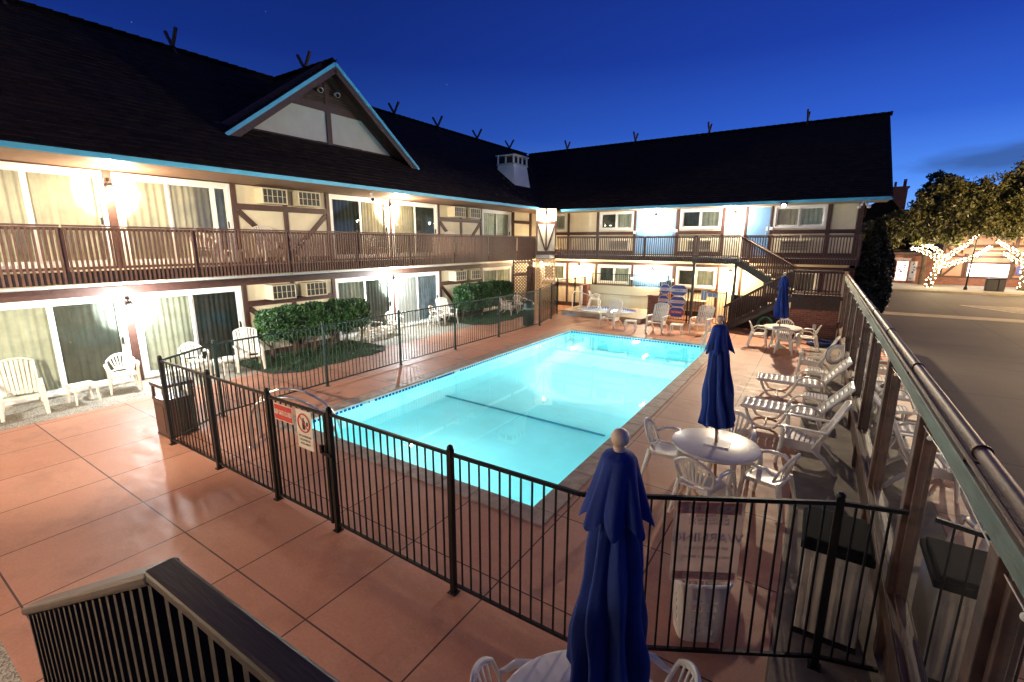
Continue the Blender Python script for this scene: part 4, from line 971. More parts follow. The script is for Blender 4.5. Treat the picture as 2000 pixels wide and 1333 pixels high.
# ================================================================== IRON FENCES
def iron_fence(pts, label, h=1.55, m='iron', sp=.112, posts=None, group=None, low=.10, z0=0.0, pr=.007, balls=True, name='iron_fence'):
    t = thing(name, (*pts[0], z0), label, 'fence', group)
    for i in range(len(pts) - 1):
        p, q = Vector((*pts[i], z0)), Vector((*pts[i + 1], z0)); d = q - p; L = d.length; d.normalize(); n_ = max(1, int(round(L / sp))); b = MB()
        for k in range(1, n_):
            c = p + d * (L * k / n_) + d * random.uniform(-.003, .003); b.obox(c + Vector((0, 0, (low + h - .05) / 2)), d * pr, d.cross(Vector((0, 0, 1))) * pr, Vector((0, 0, (h - .06 - low) / 2)))
        b.build('picket_panel', M[m], t)
        b = MB(); b.beam(p + Vector((0, 0, h - .05)), q + Vector((0, 0, h - .05)), .034, .034); b.build('top_rail', M[m], t, bevel=.004)
        b = MB(); b.beam(p + Vector((0, 0, low)), q + Vector((0, 0, low)), .028, .028); b.build('bottom_rail', M[m], t)
    for (x, y) in (posts if posts is not None else pts):
        b = MB(); b.box((x - .028, y - .028, z0), (x + .028, y + .028, z0 + h)); b.box((x - .05, y - .05, z0), (x + .05, y + .05, z0 + .012))
        o = b.build('post', M[m], t, bevel=.004)
        if balls: MB().ball((x, y, z0 + h + .012), .032, 8).build('post_cap', M[m], o, smooth=True)
    return t
YF0 = 3.12
iron_fence([(-9.08, YF0), (-7.47, YF0), (-5.86, YF0)], 'black iron picket fence to the left of the pool gate')
iron_fence([(-4.57, YF0), (-2.72, YF0 - .02), (-1.38, YF0)], 'black iron picket fence between the pool gate and the nearest blue umbrella', posts=[(-4.57, YF0), (-2.72, YF0 - .02)])
iron_fence([(-1.38, YF0), (.33, 4.10), (.75, 4.22)], 'black iron picket fence running from the nearest umbrella to the glass windscreen', posts=[(.33, 4.10)])
g = iron_fence([(-5.79, YF0), (-4.64, YF0)], 'black iron pool gate hung with a red sign and a white sign', name='pool_gate', posts=[], h=1.53); g['category'] = 'gate'
for x in (-5.78, -4.66): MB().box((x - .018, YF0 - .018, .07), (x + .018, YF0 + .018, 1.5)).build('stile', M['iron'], g)
b = MB(); b.box((-4.70, YF0 - .05, .98), (-4.54, YF0 - .03, 1.02)); b.box((-4.72, YF0 - .06, 1.0), (-4.68, YF0 - .02, 1.1)); b.build('latch', M['iron'], g)
lf = [(-9.08, YF0), (-9.73, 4.26), (-9.75, 6.69), (-9.77, 9.12), (-9.76, 11.53), (-9.74, 14.0), (-9.72, 17.0)]
iron_fence(lf, 'dark green iron picket fence along the left side of the pool', m='iron_green', posts=lf[1:])
mf = [(-9.72, 17.0), (-10.18, 18.86), (-10.73, 20.49)]
t = iron_fence(mf, 'iron fence panels covered with dark mesh at the far left end of the pool deck', h=1.62, sp=.3, posts=mf[1:])
for i in range(2):
    p, q = Vector((*mf[i], 0)), Vector((*mf[i + 1], 0)); d = (q - p).normalized(); L = (q - p).length; b = MB(); k = -1.45
    while k < L:
        for sg in (-1, 1):
            s0, z0_, s1, z1_ = k, 0, k + 1.42, 1.42
            if s0 < 0: z0_ = -s0; s0 = 0
            if s1 > L: z1_ = 1.42 - (s1 - L); s1 = L
            if z1_ > z0_: 
                A = (z0_, z1_) if sg > 0 else (1.42 - z0_, 1.42 - z1_)
                b.beam(p + d * s0 + Vector((0, 0, .1 + A[0])), p + d * s1 + Vector((0, 0, .1 + A[1])), .006, .006)
        k += .085
    b.build('mesh_panel', M['iron'], t)
iron_fence([(-10.73, 20.49), (-10.52, 22.0), (-10.5, 23.2)], 'dark iron fence and gate on the left edge of the spa platform', h=1.7)
iron_fence([(-5.85, 21.3), (-4.72, 21.3), (-3.15, 21.05)], 'black iron fence behind the white deck chairs carrying the octagonal signs', h=1.45)
iron_fence([(-10.0, 23.05), (-8.0, 23.05), (-6.1, 23.05)], 'low green iron railing on top of the cream spa wall', h=.62, z0=1.3, m='iron_green', low=.05, balls=False)
iron_fence([(-5.98, 21.42), (-5.98, 23.0)], 'short iron railing on top of the brick wall beside the spa', h=.62, z0=1.1, low=.05, balls=False)
b = MB(); b.box((-10.1, 23.0, SZ), (-6.0, 23.12, 1.28)); 
sw = b.build('spa_wall', mat('cream board wall', (.58, .56, .42), .6, var=.1, nscale=9, stretch=(9, 1, .1))); tag(sw, 'cream board wall behind the oval spa', 'wall')
b = MB(); b.box((-10.12, 22.99, .82), (-6.0, 23.0, .85)); b.build('band', M['coping'], sw)
b = MB(); b.box((-6.5, 21.35, 0), (-5.92, 23.12, 1.06)); bk = tag(b.build('brick_wall', M['brick']), 'red brick wall to the right of the oval spa, with a railing on top', 'wall')
b = MB(); b.box((-6.53, 21.32, 1.06), (-5.89, 23.15, 1.1)); b.build('coping', M['brick'], bk)
tag(MB().box((-10.45, 22.6, SZ), (-10.12, 23.1, 1.3)).build('brick_pier', M['brick']), 'short brick pier at the left end of the cream spa wall', 'pier')
tag(MB().lathe([(.10, 0), (.085, .03), (.085, 1.02), (.10, 1.05), (.02, 1.07)], (-10.3, 22.3, SZ), 16).build('spa_white_shape', PLW), 'white upright added for an overexposed bright shape beside the brick pier of the spa', 'post')  # stand-in for a blown-out white shape, not a known post
t = thing('spa_handrail', (-9.9, 21.0, SZ), 'white tubular grab rail beside the oval spa', 'handrail')
pts = [(-10.2, 21.1, SZ), (-10.2, 21.1, .95), (-10.1, 21.1, 1.08), (-9.9, 21.1, 1.1), (-9.5, 21.15, .98), (-9.0, 21.2, .8), (-8.8, 21.25, .6), (-8.75, 21.25, .3), (-8.8, 21.25, .0)]
MB().tube(pts, .028, 10).build('rail', M['plastic'], t, smooth=True)
t = thing('spa_handrail', (-9.9, 20.6, SZ), 'white curved lower rail lying across the near edge of the spa', 'handrail')
MB().tube([(-9.9, 20.7, SZ + .02), (-9.6, 20.72, SZ + .09), (-9.0, 20.75, SZ + .11), (-8.75, 20.8, SZ + .14), (-8.65, 20.85, .55), (-8.7, 21.1, .75)], .028, 10).build('rail', M['plastic'], t, smooth=True)

# gate signs
def sign_plate(par, c, w_, h, m, name='sign', y=None):
    b = MB(); b.box((c[0] - w_ / 2, c[1] - .004, c[2] - h / 2), (c[0] + w_ / 2, c[1] + .0, c[2] + h / 2)); return b.build(name, M[m], par, bevel=.001)
RX, UZ = (1, 0, 0), (0, 0, 1)
t = thing('gate_sign', (-5.46, YF0 - .03, 1.36), 'red sign with white letters reading KEEP GATE CLOSED on the pool gate', 'sign')
sign_plate(t, (-5.46, YF0 - .03, 1.335), .40, .22, 'whitesign', 'sign_board'); sign_plate(t, (-5.46, YF0 - .0345, 1.335), .375, .195, 'redsign', 'red_field')
text('KEEP GATE CLOSED', .052, (-5.46, YF0 - .0395, 1.335), (.82, 0, 0), (0, 0, 1.65), 'lettering', M['whitesign'], t, depth=.0012, bold=.0012)
t = thing('gate_sign', (-5.02, YF0 - .03, 1.25), 'white sign with a red crossed out bottle on the pool gate', 'sign')
cx_, cz_ = -5.03, 1.30
sign_plate(t, (cx_, YF0 - .03, 1.21), .31, .50, 'whitesign', 'sign_board')
b = MB(); b.tube([(cx_ + .115 * math.cos(a), YF0 - .037, cz_ + .115 * math.sin(a)) for a in [2 * math.pi * k / 40 for k in range(40)]], .010, 6, closed=True, flat=1)
b.beam((cx_ - .08, YF0 - .038, cz_ + .08), (cx_ + .08, YF0 - .038, cz_ - .08), .014, .004, up=(0, 1, 0)); b.build('prohibition_ring', M['redsign'], t)
b = MB(); b.box((cx_ - .035, YF0 - .0365, cz_ - .085), (cx_ + .02, YF0 - .034, cz_ + .03)); b.box((cx_ - .018, YF0 - .0365, cz_ + .03), (cx_ + .004, YF0 - .034, cz_ + .065)); b.box((cx_ + .045, YF0 - .0365, cz_ - .03), (cx_ + .08, YF0 - .034, cz_ + .02)); b.build('bottle_symbol', M['black'], t)
for i, s_ in enumerate(('NO GLASSWARE', 'ALLOWED IN', 'POOL AREA !')): text(s_, .038, (cx_, YF0 - .036, 1.125 - i * .05), (.88, 0, 0), (0, 0, 1), 'lettering', M['black'], t, depth=.001)

# translucent sheet sign on the front fence, seen from the back
fd = (Vector((.33, 4.10, 0)) - Vector((-1.38, YF0, 0))).normalized(); fn_ = Vector((-fd.y, fd.x, 0))
def fpt(s_, z, off=.03): 
    q = Vector((-1.38, YF0, 0)) + fd * s_ + fn_ * off; return (q.x, q.y, z)
t = thing('pool_rules_sign', fpt(1.0, 1.1), 'large pale sign tied to the fence, seen from behind above the white basket', 'sign')
b = MB(); b.prism([fpt(.74, .74), fpt(1.28, .74), fpt(1.28, 1.46), fpt(.74, 1.46)], fn_ * .006); b.build('sign_board', M['cream_sign'], t)
m_band = curtain_mat('faded red band', (.68, .40, .36), .5)
for za, zb in ((.76, .83), (1.35, 1.45)): MB().prism([fpt(.76, za, .027), fpt(1.26, za, .027), fpt(1.26, zb, .027), fpt(.76, zb, .027)], fn_ * .002).build('red_band', m_band, t)
def mtext(s_, size, z, m, sc=1.0): text(s_, size, fpt(1.01, z, .022), tuple(fd * sc), (0, 0, 1), 'lettering', m, t, depth=.001, mirror=True, bold=.001)
m_b = mat('faded grey print', (.52, .45, .44), .6)
mtext('POOL RULES', .075, 1.40, M['cream_dim']); mtext('WARNING', .115, 1.14, m_b); mtext('POOL HOURS', .055, .795, M['cream_dim'])
for i in range(5): mtext('NO LIFEGUARD ON DUTY'[:14 + i], .035, 1.335 - i * .032 if i < 3 else 1.05 - (i - 3) * .08, m_b)

# octagonal sign cluster
t = thing('pool_sign_cluster', (-5.3, 21.24, .9), 'cluster of red, white and blue octagonal signs on the fence behind the deck chairs', 'sign')
def octa(x, z, w_, h, bands, txt, small=.09):
    def poly(w2, h2, y): 
        k = .3 * min(w2, h2); return [(x - w2 / 2 + k, y, z - h2 / 2), (x + w2 / 2 - k, y, z - h2 / 2), (x + w2 / 2, y, z - h2 / 2 + k), (x + w2 / 2, y, z + h2 / 2 - k), (x + w2 / 2 - k, y, z + h2 / 2), (x - w2 / 2 + k, y, z + h2 / 2), (x - w2 / 2, y, z + h2 / 2 - k), (x - w2 / 2, y, z - h2 / 2 + k)]
    o = MB().prism(poly(w_, h, 21.24), (0, .01, 0)).build('octagon_plate', M['whitesign'], t)
    MB().prism(poly(w_ * .93, h * .91, 21.236), (0, .003, 0)).build('octagon_field', M[bands[0]], o)
    MB().box((x - w_ * .46, 21.231, z - h * .15), (x + w_ * .46, 21.2355, z + h * .15)).build('band', M[bands[1]], o)
    text(txt[0], small, (x, 21.229, z), (.8, 0, 0), (0, 0, 1), 'lettering', M[bands[2]], o, depth=.001, bold=.002)
octa(-5.12, 1.40, .72, .48, ('bluesign', 'palesign', 'bluesign'), ('CAUTION',)); octa(-5.14, .90, .70, .46, ('bluesign', 'palesign', 'redsign'), ('POOL RULES',)); octa(-5.16, .43, .70, .44, ('bluesign', 'redsign', 'whitesign'), ('NO DIVING',), .1)
octa(-5.72, 1.42, .46, .46, ('bluesign', 'palesign', 'redsign'), ('STOP',)); octa(-5.76, .93, .48, .46, ('bluesign', 'palesign', 'redsign'), ('NOTICE',)); octa(-5.72, .45, .44, .44, ('palesign', 'redsign', 'whitesign'), ('SPA',))
for i, (x, z) in enumerate(((-4.05, 1.25), (-3.7, 1.3))):
    t = thing('notice_sheet', (x, 21.1, z), ('tall' if i == 0 else 'wide') + ' pale blue notice sheet on the fence to the right of the octagonal signs', 'notice')
    w_, h = ((.24, .42), (.40, .2))[i]; yy = 21.3 - (x + 4.72) * .159 - .03
    MB().box((x - w_ / 2, yy - .004, z - h / 2), (x + w_ / 2, yy, z + h / 2)).build('sheet', M['whitesign'], t); b = MB()
    for k in range(2): b.box((x - w_ / 2 + .02 + k * w_ / 2, yy - .007, z - h / 2 + .02), (x - .02 + k * w_ / 2, yy - .004, z + h / 2 - .02))
    b.build('blue_field', M['bluedoor'], t)

# ================================================================== GLASS WINDSCREEN on the right
XW = .82; PY = [.55, 2.62, 4.56, 6.60, 8.70, 10.6, 12.8, 15.0, 17.2, 19.2, 20.25]
t = thing('glass_windscreen', (XW, 10, 0), 'long timber windscreen with glass panes and a pipe handrail right of the pool', 'windscreen')
for y in PY: MB().box((XW - .06, y - .06, 0), (XW + .05, y + .06, 2.17)).build('post', M['cap_brown'], t, bevel=.004)
b = MB(); b.box((XW - .075, .3, 2.20), (XW - .035, 20.3, 2.315)); b.build('top_board', M['cap_green'], t, bevel=.004)
b = MB(); b.box((XW - .034, .3, 2.172), (XW + .03, 20.3, 2.29)); b.build('top_plate', M['darkwood'], t, bevel=.004)
b = MB(); b.box((XW - .075, .3, .46), (XW - .062, 20.3, .625)); b.box((XW - .061, .3, .58), (XW + .05, 20.3, .63)); b.build('mid_rail', M['cap_brown'], t, bevel=.004)
b = MB()
for i in range(len(PY) - 1):
    a, c = PY[i] + .05, PY[i + 1] - .05
    for y in (a + .011, c - .061): b.box((XW - .02, y, .63), (XW + .03, y + .05, 2.172))
    b.box((XW - .02, a + .05, .63), (XW + .03, c - .05, .675)); b.box((XW - .02, a + .062, 2.12), (XW + .03, c - .062, 2.172))
    g = MB(); g.add([(XW + .005, a + .04, .67), (XW + .005, c - .04, .67), (XW + .005, c - .04, 2.13), (XW + .005, a + .04, 2.13)], [(0, 1, 2, 3)]); g.build('pane', M['glassfence'], t)
    k = MB(); nb = 8
    for j in range(nb): yy = a + (c - a) * j / nb; k.box((XW - .01, yy + .003, .02), (XW + .015, yy + (c - a) / nb - .003, .575))
    k.build('kick_board', M['cap_brown'], t)
b.build('pane_frame', M['cap_brown'], t, bevel=.003)
b = MB(); b.tube([(XW - .002, y, 2.378) for y in (.0, 5, 10, 15, 20.3)], .036, 14); b.tube([(XW - .05, y, 2.335) for y in (.0, 5, 10, 15, 20.3)], .014, 8); b.build('pipe_rail', M['pipe'], t, smooth=True)
for y in [1.2 + 2.05 * i for i in range(10)]:
    b = MB(); b.beam((XW - .07, y, 2.322), (XW + .02, y, 2.322), .02, .012); b.tube([(XW - .002 + .040 * math.cos(a), y, 2.378 + .040 * math.sin(a)) for a in [2 * math.pi * k / 14 for k in range(14)]], .006, 6, closed=True); b.build('pipe_bracket', M['lampmetal'], t)
# string of small white globes under the top board (unlit)
b = MB()
for i in range(0, 60, 2):
    y = 1.0 + i * .325; b.ball((XW - .03, y, 2.10 + .02 * math.sin(i)), .018, 6)
b.tube([(XW - .03, 1.0 + i * .325, 2.115 + .02 * math.sin(i)) for i in range(60)], .004, 5)
ls = b.build('unlit_bulb_string', M['plastic'], t, smooth='all')

# ================================================================== FURNITURE
PL = M['plastic']
def monobloc():
    t = thing('monobloc_chair', (0, 0, 0), 'white plastic chair', 'chair', 'white monobloc chairs')
    def Bk(s, q):
        w_ = .185 + .075 * math.sin(min(1, q) * 1.9); return Vector((s * w_, -.20 - .12 * q + .075 * s * s, .43 + (.41 - .14 * abs(s) ** 2.2) * q))
    b = MB(); rim = [Bk(-1, q / 6) for q in range(1, 6)] + [Bk(-1 + 2 * i / 16, 1) for i in range(17)] + [Bk(1, q / 6) for q in range(5, 0, -1)]
    b.tube(rim, .017, 8); b.tube([Bk(-1 + i / 4, .14) for i in range(9)], .016, 6)
    b.sheet(lambda u, v: Bk(-.98 + 1.96 * u, .88 + .12 * v), 17, 3)
    for s in (-.78, -.52, -.26, 0, .26, .52, .78):
        P = [Bk(s * (.62 + .38 * q), q) for q in (.14, .35, .6, .9)]
        for i in range(3): b.beam(P[i], P[i + 1], .027, .009, up=(0, 1, .2), ext=.004)
    b.build('backrest', PL, t, smooth=True)
    b = MB()
    def St(u, v):
        x = -.225 + .45 * u; y = -.23 + .47 * v; z = .425 - .03 * math.sin(v * 3.1) * (1 - (2 * u - 1) ** 2) - (.035 * max(0, v - .8) * 5) ** 1.5; return Vector((x * (1 + .08 * v), y, z))
    b.sheet(St, 9, 9); b.build('seat', PL, t, smooth='all', solid=.018)
    for s in (-1, 1):
        top = Bk(s, .62)
        MB().tube([top, top + Vector((s * .03, .05, -.0)), Vector((s * .285, -.08, .655)), Vector((s * .295, .10, .655)), Vector((s * .285, .20, .62)), Vector((s * .27, .22, .55))], [.018, .025, .033, .034, .031, .028], 8, flat=.62).build('armrest', PL, t, smooth=True)
        MB().tube([Vector((s * .27, .215, .60)), Vector((s * .26, .20, .42)), Vector((s * .275, .25, 0))], [.030, .040, .024], 8, flat=.75).build('leg', PL, t, smooth=True)
        MB().tube([Vector((s * .20, -.215, .47)), Vector((s * .205, -.22, .40)), Vector((s * .245, -.31, 0))], [.028, .042, .024], 8, flat=.75).build('leg', PL, t, smooth=True)
    b = MB(); b.tube([(-.24, .2, .40), (.24, .2, .40)], .016, 6, flat=1.6); b.tube([(-.235, .2, .40), (-.2, -.21, .41)], .014, 6); b.tube([(.235, .2, .40), (.2, -.21, .41)], .014, 6); b.build('seat_apron', PL, t)
    return t
def highback():
    t = thing('highback_chair', (0, 0, 0), 'white plastic high backed deck chair', 'chair', 'white highback deck chairs')
    def Bk(x, q): return Vector((x, -.17 - .30 * q + .35 * x * x, .33 + .70 * q))
    b = MB(); hw = .27
    def topq(x): return 1 - .10 * (abs(x) / hw) ** 2.5
    for i in range(8):
        x = -hw + .03 + i * (2 * hw - .06) / 7; b.beam(Bk(x * .86, .04), Bk(x, topq(x) - .03), .047, .011, up=(0, 1, .3))
    rim = [Bk(-hw * .9, .02), Bk(-hw, .3), Bk(-hw, .6)] + [Bk(-hw + 2 * hw * k / 12, topq(-hw + 2 * hw * k / 12)) for k in range(13)] + [Bk(hw, .6), Bk(hw, .3), Bk(hw * .9, .02)]
    b.tube(rim, .017, 8); b.tube([Bk(-hw, .12), Bk(0, .12), Bk(hw, .12)], .014, 6); b.tube([Bk(-hw, .52), Bk(0, .52), Bk(hw, .52)], .008, 6)
    b.build('backrest', PL, t, smooth=True)
    b = MB()
    for i in range(8): y = -.17 + i * .066; b.box((-.25, y, .30 + .085 * (y + .17) / .46 - .006), (.25, y + .050, .31 + .085 * (y + .17) / .46))
    b.box((-.27, -.2, .26), (-.245, .31, .40)); b.box((.245, -.2, .26), (.27, .31, .40)); b.tube([(-.26, .31, .375), (.26, .31, .375)], .024, 8)
    b.build('seat', PL, t, bevel=.004)
    for s in (-1, 1):
        b = MB(); b.sheet(lambda u, v: Vector((s * (.265 + .075 * v * (1 - .25 * u)), -.26 + .62 * u, .60 + .0 * u - .02 * (u > .93))), 10, 4); b.build('armrest', PL, t, smooth='all', solid=.02)
        MB().tube([(s * .30, .30, .60), (s * .295, .29, .38), (s * .31, .34, 0)], [.032, .046, .030], 8, flat=.75).build('leg', PL, t, smooth=True)
        MB().tube([(s * .265, -.08, .32), (s * .28, -.25, .2), (s * .29, -.42, 0)], [.038, .044, .030], 8, flat=.75).build('leg', PL, t, smooth=True)
        MB().tube([(s * .29, -.24, .60), (s * .27, -.10, .33)], [.018, .02], 8).build('arm_support', PL, t, smooth=True)
    return t
def lounger():
    t = thing('sun_lounger', (0, 0, 0), 'white plastic sun lounger', 'sun lounger', 'white sun loungers by the windscreen')
    b = MB()
    for i in range(11):
        y = -.28 + i * .110; b.sheet(lambda u, v, y=y: Vector((-.26 + .52 * u, y + .101 * v, .35 + .03 * abs(2 * u - 1) ** 3 + .006 * math.sin(3.14 * v))), 7, 3)
    b.build('seat_slat', PL, t, smooth='all', solid=.012)
    b = MB(); A, B_ = Vector((0, -.30, .36)), Vector((0, -.78, .98)); dv = (B_ - A)
    for i in range(8):
        p = A + dv * (i + .16) / 8.1; q = A + dv * (i + .98) / 8.1; b.sheet(lambda u, v, p=p, q=q: p.lerp(q, v) + Vector((-.25 + .50 * u, 0, 0)), 3, 2)
    b.build('backrest', PL, t, smooth='all', solid=.014)
    b = MB()
    for s in (-1, 1):
        b.tube([(s * .28, .92, .365), (s * .285, .5, .365), (s * .285, -.3, .365)], .033, 8); b.tube([A + Vector((s * .265, 0, 0)), B_ + Vector((s * .26, 0, 0))], .030, 8)
    b.tube([(-.28, .93, .37), (.28, .93, .37)], .024, 8); b.tube([B_ + Vector((-.26, 0, 0)), B_ + Vector((.26, 0, 0))], .024, 8); b.build('frame', PL, t, smooth=True)
    for s in (-1, 1):
        MB().tube([(s * .285, .86, .36), (s * .30, .80, .20), (s * .30, .70, .05), (s * .30, .60, .015), (s * .30, .42, .015), (s * .30, .33, .05), (s * .30, .22, .22), (s * .295, .16, .38)], [.036, .034, .032, .030, .030, .032, .034, .036], 8, flat=.8).build('leg', PL, t, smooth=True)
        MB().tube([(s * .295, .18, .36), (s * .31, .10, .50), (s * .315, .0, .56), (s * .315, -.2, .56), (s * .31, -.32, .50), (s * .30, -.38, .36)], .030, 8, flat=.8).build('armrest', PL, t, smooth=True)
        MB().tube([(s * .29, -.30, .36), (s * .30, -.36, .2), (s * .30, -.42, 0)], [.034, .034, .026], 8, flat=.7).build('leg', PL, t, smooth=True)
    b = MB(); b.tube([(-.29, .51, .02), (.29, .51, .02)], .02, 8); b.build('cross_bar', PL, t, smooth=True)
    return t
def sidetable():
    t = thing('side_table', (0, 0, 0), 'small white plastic side table', 'side table', 'small white plastic side tables')
    b = MB()
    for i in range(7): x = -.2 + i * .0585; b.box((x, -.2, .385), (x + .05, .2, .40))
    b.box((-.215, -.215, .36), (.215, -.2, .405)); b.box((-.215, .2, .36), (.215, .215, .405)); b.box((-.215, -.2, .36), (-.2, .2, .405)); b.box((.2, -.2, .36), (.215, .2, .405)); b.build('table_top', PL, t, bevel=.006)
    for sx in (-1, 1):
        for sy in (-1, 1): MB().tube([(sx * .19, sy * .19, .38), (sx * .185, sy * .185, .2), (sx * .20, sy * .20, 0)], [.026, .024, .018], 8).build('leg', PL, t, smooth=True)
    return t
def roundtable():
    t = thing('patio_table', (0, 0, 0), 'round white plastic table', 'table', 'round white patio tables')
    b = MB(); b.lathe([(.03, .700), (.54, .700), (.565, .685), (.575, .70), (.57, .722), (.55, .73), (.03, .735)], (0, 0, 0), 48); b.build('table_top', PL, t, smooth=True)
    b = MB(); b.lathe([(.50, .655), (.505, .70), (.515, .70), (.515, .655)], (0, 0, 0), 40); b.build('apron', PL, t, smooth=True)
    for k in range(4):
        a = math.pi / 4 + k * math.pi / 2; c, s = math.cos(a), math.sin(a)
        MB().tube([(c * .33, s * .33, .69), (c * .34, s * .34, .45), (c * .44, s * .44, 0)], [.04, .032, .022], 10, flat=.8).build('leg', PL, t, smooth=True)
    return t
def umbrella():
    t = thing('patio_umbrella', (0, 0, 0), 'closed royal blue patio umbrella', 'umbrella', 'closed blue umbrellas')
    MB().tube([(0, 0, .04), (0, 0, 1.2), (0, 0, 2.42)], .021, 14).build('pole', M['woodpole'], t, smooth=True)
    b = MB(); b.lathe([(.028, 2.405), (.033, 2.42), (.030, 2.428), (.022, 2.432)], (0, 0, 0), 20); b.ball((0, 0, 2.474), .047, 16); b.build('finial', M['finial'], t, smooth=True)
    rs = random.Random(5); ph = [rs.uniform(-.25, .25) for _ in range(8)]; amp = [rs.uniform(.75, 1.2) for _ in range(8)]
    def fold(a, depth):
        k = (a / (2 * math.pi) * 8) % 8; i = int(k) % 8; f = k - int(k)
        sh = .5 - .5 * math.cos(2 * math.pi * f); asym = .5 + .5 * math.sin(2 * math.pi * f + ph[i] * 4)
        return 1 - depth * (1 - sh ** .55) * amp[i] + depth * .22 * asym + depth * .10 * math.sin(a * 13 + 2) * sh
    nA, nZ = 200, 60; zt, zb = 2.22, 1.02
    def R0(z):
        q = (zt - z) / (zt - zb); return .060 + .115 * q ** .5 + .055 * q
    b = MB(); base = 0
    def cf(u, v):
        a = u * 2 * math.pi; q = v; z = zt + (zb - zt) * q
        aa = a + .30 * math.sin(q * 2.2 + 1) + .05 * math.sin(q * 9 + 3 * a)
        r = R0(z) * fold(aa, .56 * (.35 + .65 * q)) * (1 + .05 * math.sin(q * 13 + a * 2)); z -= .035 * math.cos(aa * 8) * q ** 6
        return Vector((r * math.cos(a), r * math.sin(a), z))
    b.sheet(cf, nA, nZ); b.build('canopy', M['umb'], t, smooth='all')
    b = MB()
    def vf(u, v):
        a = u * 2 * math.pi; q = v; z = 2.405 - .36 * q
        aa = a + .2 * math.sin(q * 2); dep = .38 * q
        r = (.028 + .052 * min(1, q * 14) ** .5 + .105 * q ** 1.1) * fold(aa + .39, dep); z -= .03 * math.cos((aa + .39) * 8) * q ** 3 * -1
        return Vector((r * math.cos(a), r * math.sin(a), z))
    b.sheet(vf, nA, 22); b.build('vent_tier', M['umb'], t, smooth='all')
    b = MB(); b.lathe([(.05, 0), (.25, .0), (.26, .03), (.2, .07), (.06, .10), (.035, .25), (.03, .25)], (0, 0, 0), 28); b.build('base', PL, t, smooth=True)
    b = MB(); b.tube([(0, 0, 1.0), (.03, .01, .86), (.035, .0, .80)], .004, 6); b.build('tie_cord', M['umb'], t)
    return t
protos = {}
def place(kind, x, y, rz, label, z=0.0, sc=1.0, tilt=None):
    mk = {'mono': monobloc, 'high': highback, 'lounge': lounger, 'side': sidetable, 'table': roundtable, 'umb': umbrella}[kind]
    if kind not in protos: protos[kind] = o = mk()
    else: o = copy_tree(protos[kind])
    o.location = (x, y, z); o.rotation_euler = (0, 0, R_(rz)) if tilt is None else (tilt[0], tilt[1], R_(rz)); o['label'] = label
    if sc != 1: o.scale = (sc,) * 3
    return o
bpy.context.view_layer.update()
# left patio (ground floor)
place('high', -13.28, 2.12, -98, 'white high backed chair at the far left edge of the ground floor patio', sc=1.04)
place('side', -13.22, 3.05, 4, 'small white side table between the two leftmost patio chairs')
place('mono', -13.45, 3.86, -103, 'white fan backed chair before the left sliding door, right of the side table')
place('mono', -13.40, 5.35, -100, 'white fan backed chair behind the fence corner, left of the first hedge')
place('side', -13.05, 5.95, 8, 'small white side table just left of the first hedge')
place('high', -13.0, 6.55, -112, 'white high backed chair at the left end of the first hedge')
place('high', -13.3, 10.95, -85, 'white high backed chair at the right end of the first hedge, mostly hidden by it')
place('side', -13.2, 11.65, 0, 'small white side table in front of the middle ground floor sliding door')
place('mono', -13.35, 12.25, -95, 'white fan backed chair in front of the middle ground floor lamp')
place('mono', -13.30, 14.55, -75, 'white fan backed chair in front of the brightly lit ground floor door')
place('high', -13.35, 15.25, -105, 'white high backed chair between the brightly lit door and the second hedge')
place('high', -12.6, 18.9, -85, 'white high backed chair in front of the second hedge')
place('mono', -12.6, 20.0, -110, 'white fan backed chair at the right end of the second hedge, by the lattice')
# upper balcony
for k, (kd, y, rz, lb) in enumerate((('mono', 5.95, -110, 'white fan backed chair on the balcony in front of the second upper sliding door'), ('side', 6.75, 3, 'small white side table on the balcony right of the second upper sliding door'), ('high', 7.75, -95, 'white high backed chair on the balcony at the left of the first timber panel'),
        ('mono', 8.5, -100, 'white fan backed chair on the balcony at the middle of the first timber panel'), ('mono', 11.7, -80, 'white fan backed chair on the balcony in front of the third upper door'), ('side', 12.4, 0, 'small white side table on the balcony beside the second upper wall lamp'),
        ('mono', 15.1, -95, 'white fan backed chair on the balcony at the right of the fourth upper door'), ('high', 16.1, -100, 'white high backed chair on the balcony at the left of the second timber panel'), ('mono', 17.3, -90, 'white fan backed chair on the balcony under the second pair of air conditioners'), ('mono', 20.3, -90, 'white fan backed chair on the balcony in front of the last upper door'))):
    place(kd, -13.45, y, rz, lb, z=Z2)
# far pool deck
place('high', -7.12, 18.45, 172, 'white high backed chair at the far end of the pool, in front of the spa', sc=1.0)
place('side', -6.15, 18.1, 10, 'small white side table in front of the spa steps, left of the middle deck chair')
place('high', -5.2, 18.5, 176, 'white high backed chair at the far end of the pool, left of the octagonal signs')
place('side', -4.38, 18.25, 3, 'small white side table below the octagonal signs')
place('high', -3.6, 18.85, 170, 'white high backed chair at the far end of the pool, right of the octagonal signs')
place('mono', -9.55, 22.35, -75, 'white fan backed chair on the raised platform behind the oval spa', z=SZ)
# far table
place('table', -.85, 17.75, 0, 'round white table under the far closed umbrella by the brick wall')
place('umb', -.93, 17.85, 40, 'closed royal blue umbrella standing farthest away, by the stairs', tilt=(0, -.02, 0))
place('mono', -1.52, 17.7, -82, 'white fan backed chair on the left side of the far table')
place('mono', -.66, 17.02, -8, 'white fan backed chair on the near side of the far table, back to the camera')
place('mono', -.10, 17.95, 84, 'white fan backed chair on the right side of the far table')
place('mono', -.85, 18.6, 176, 'white fan backed chair on the far side of the far table')
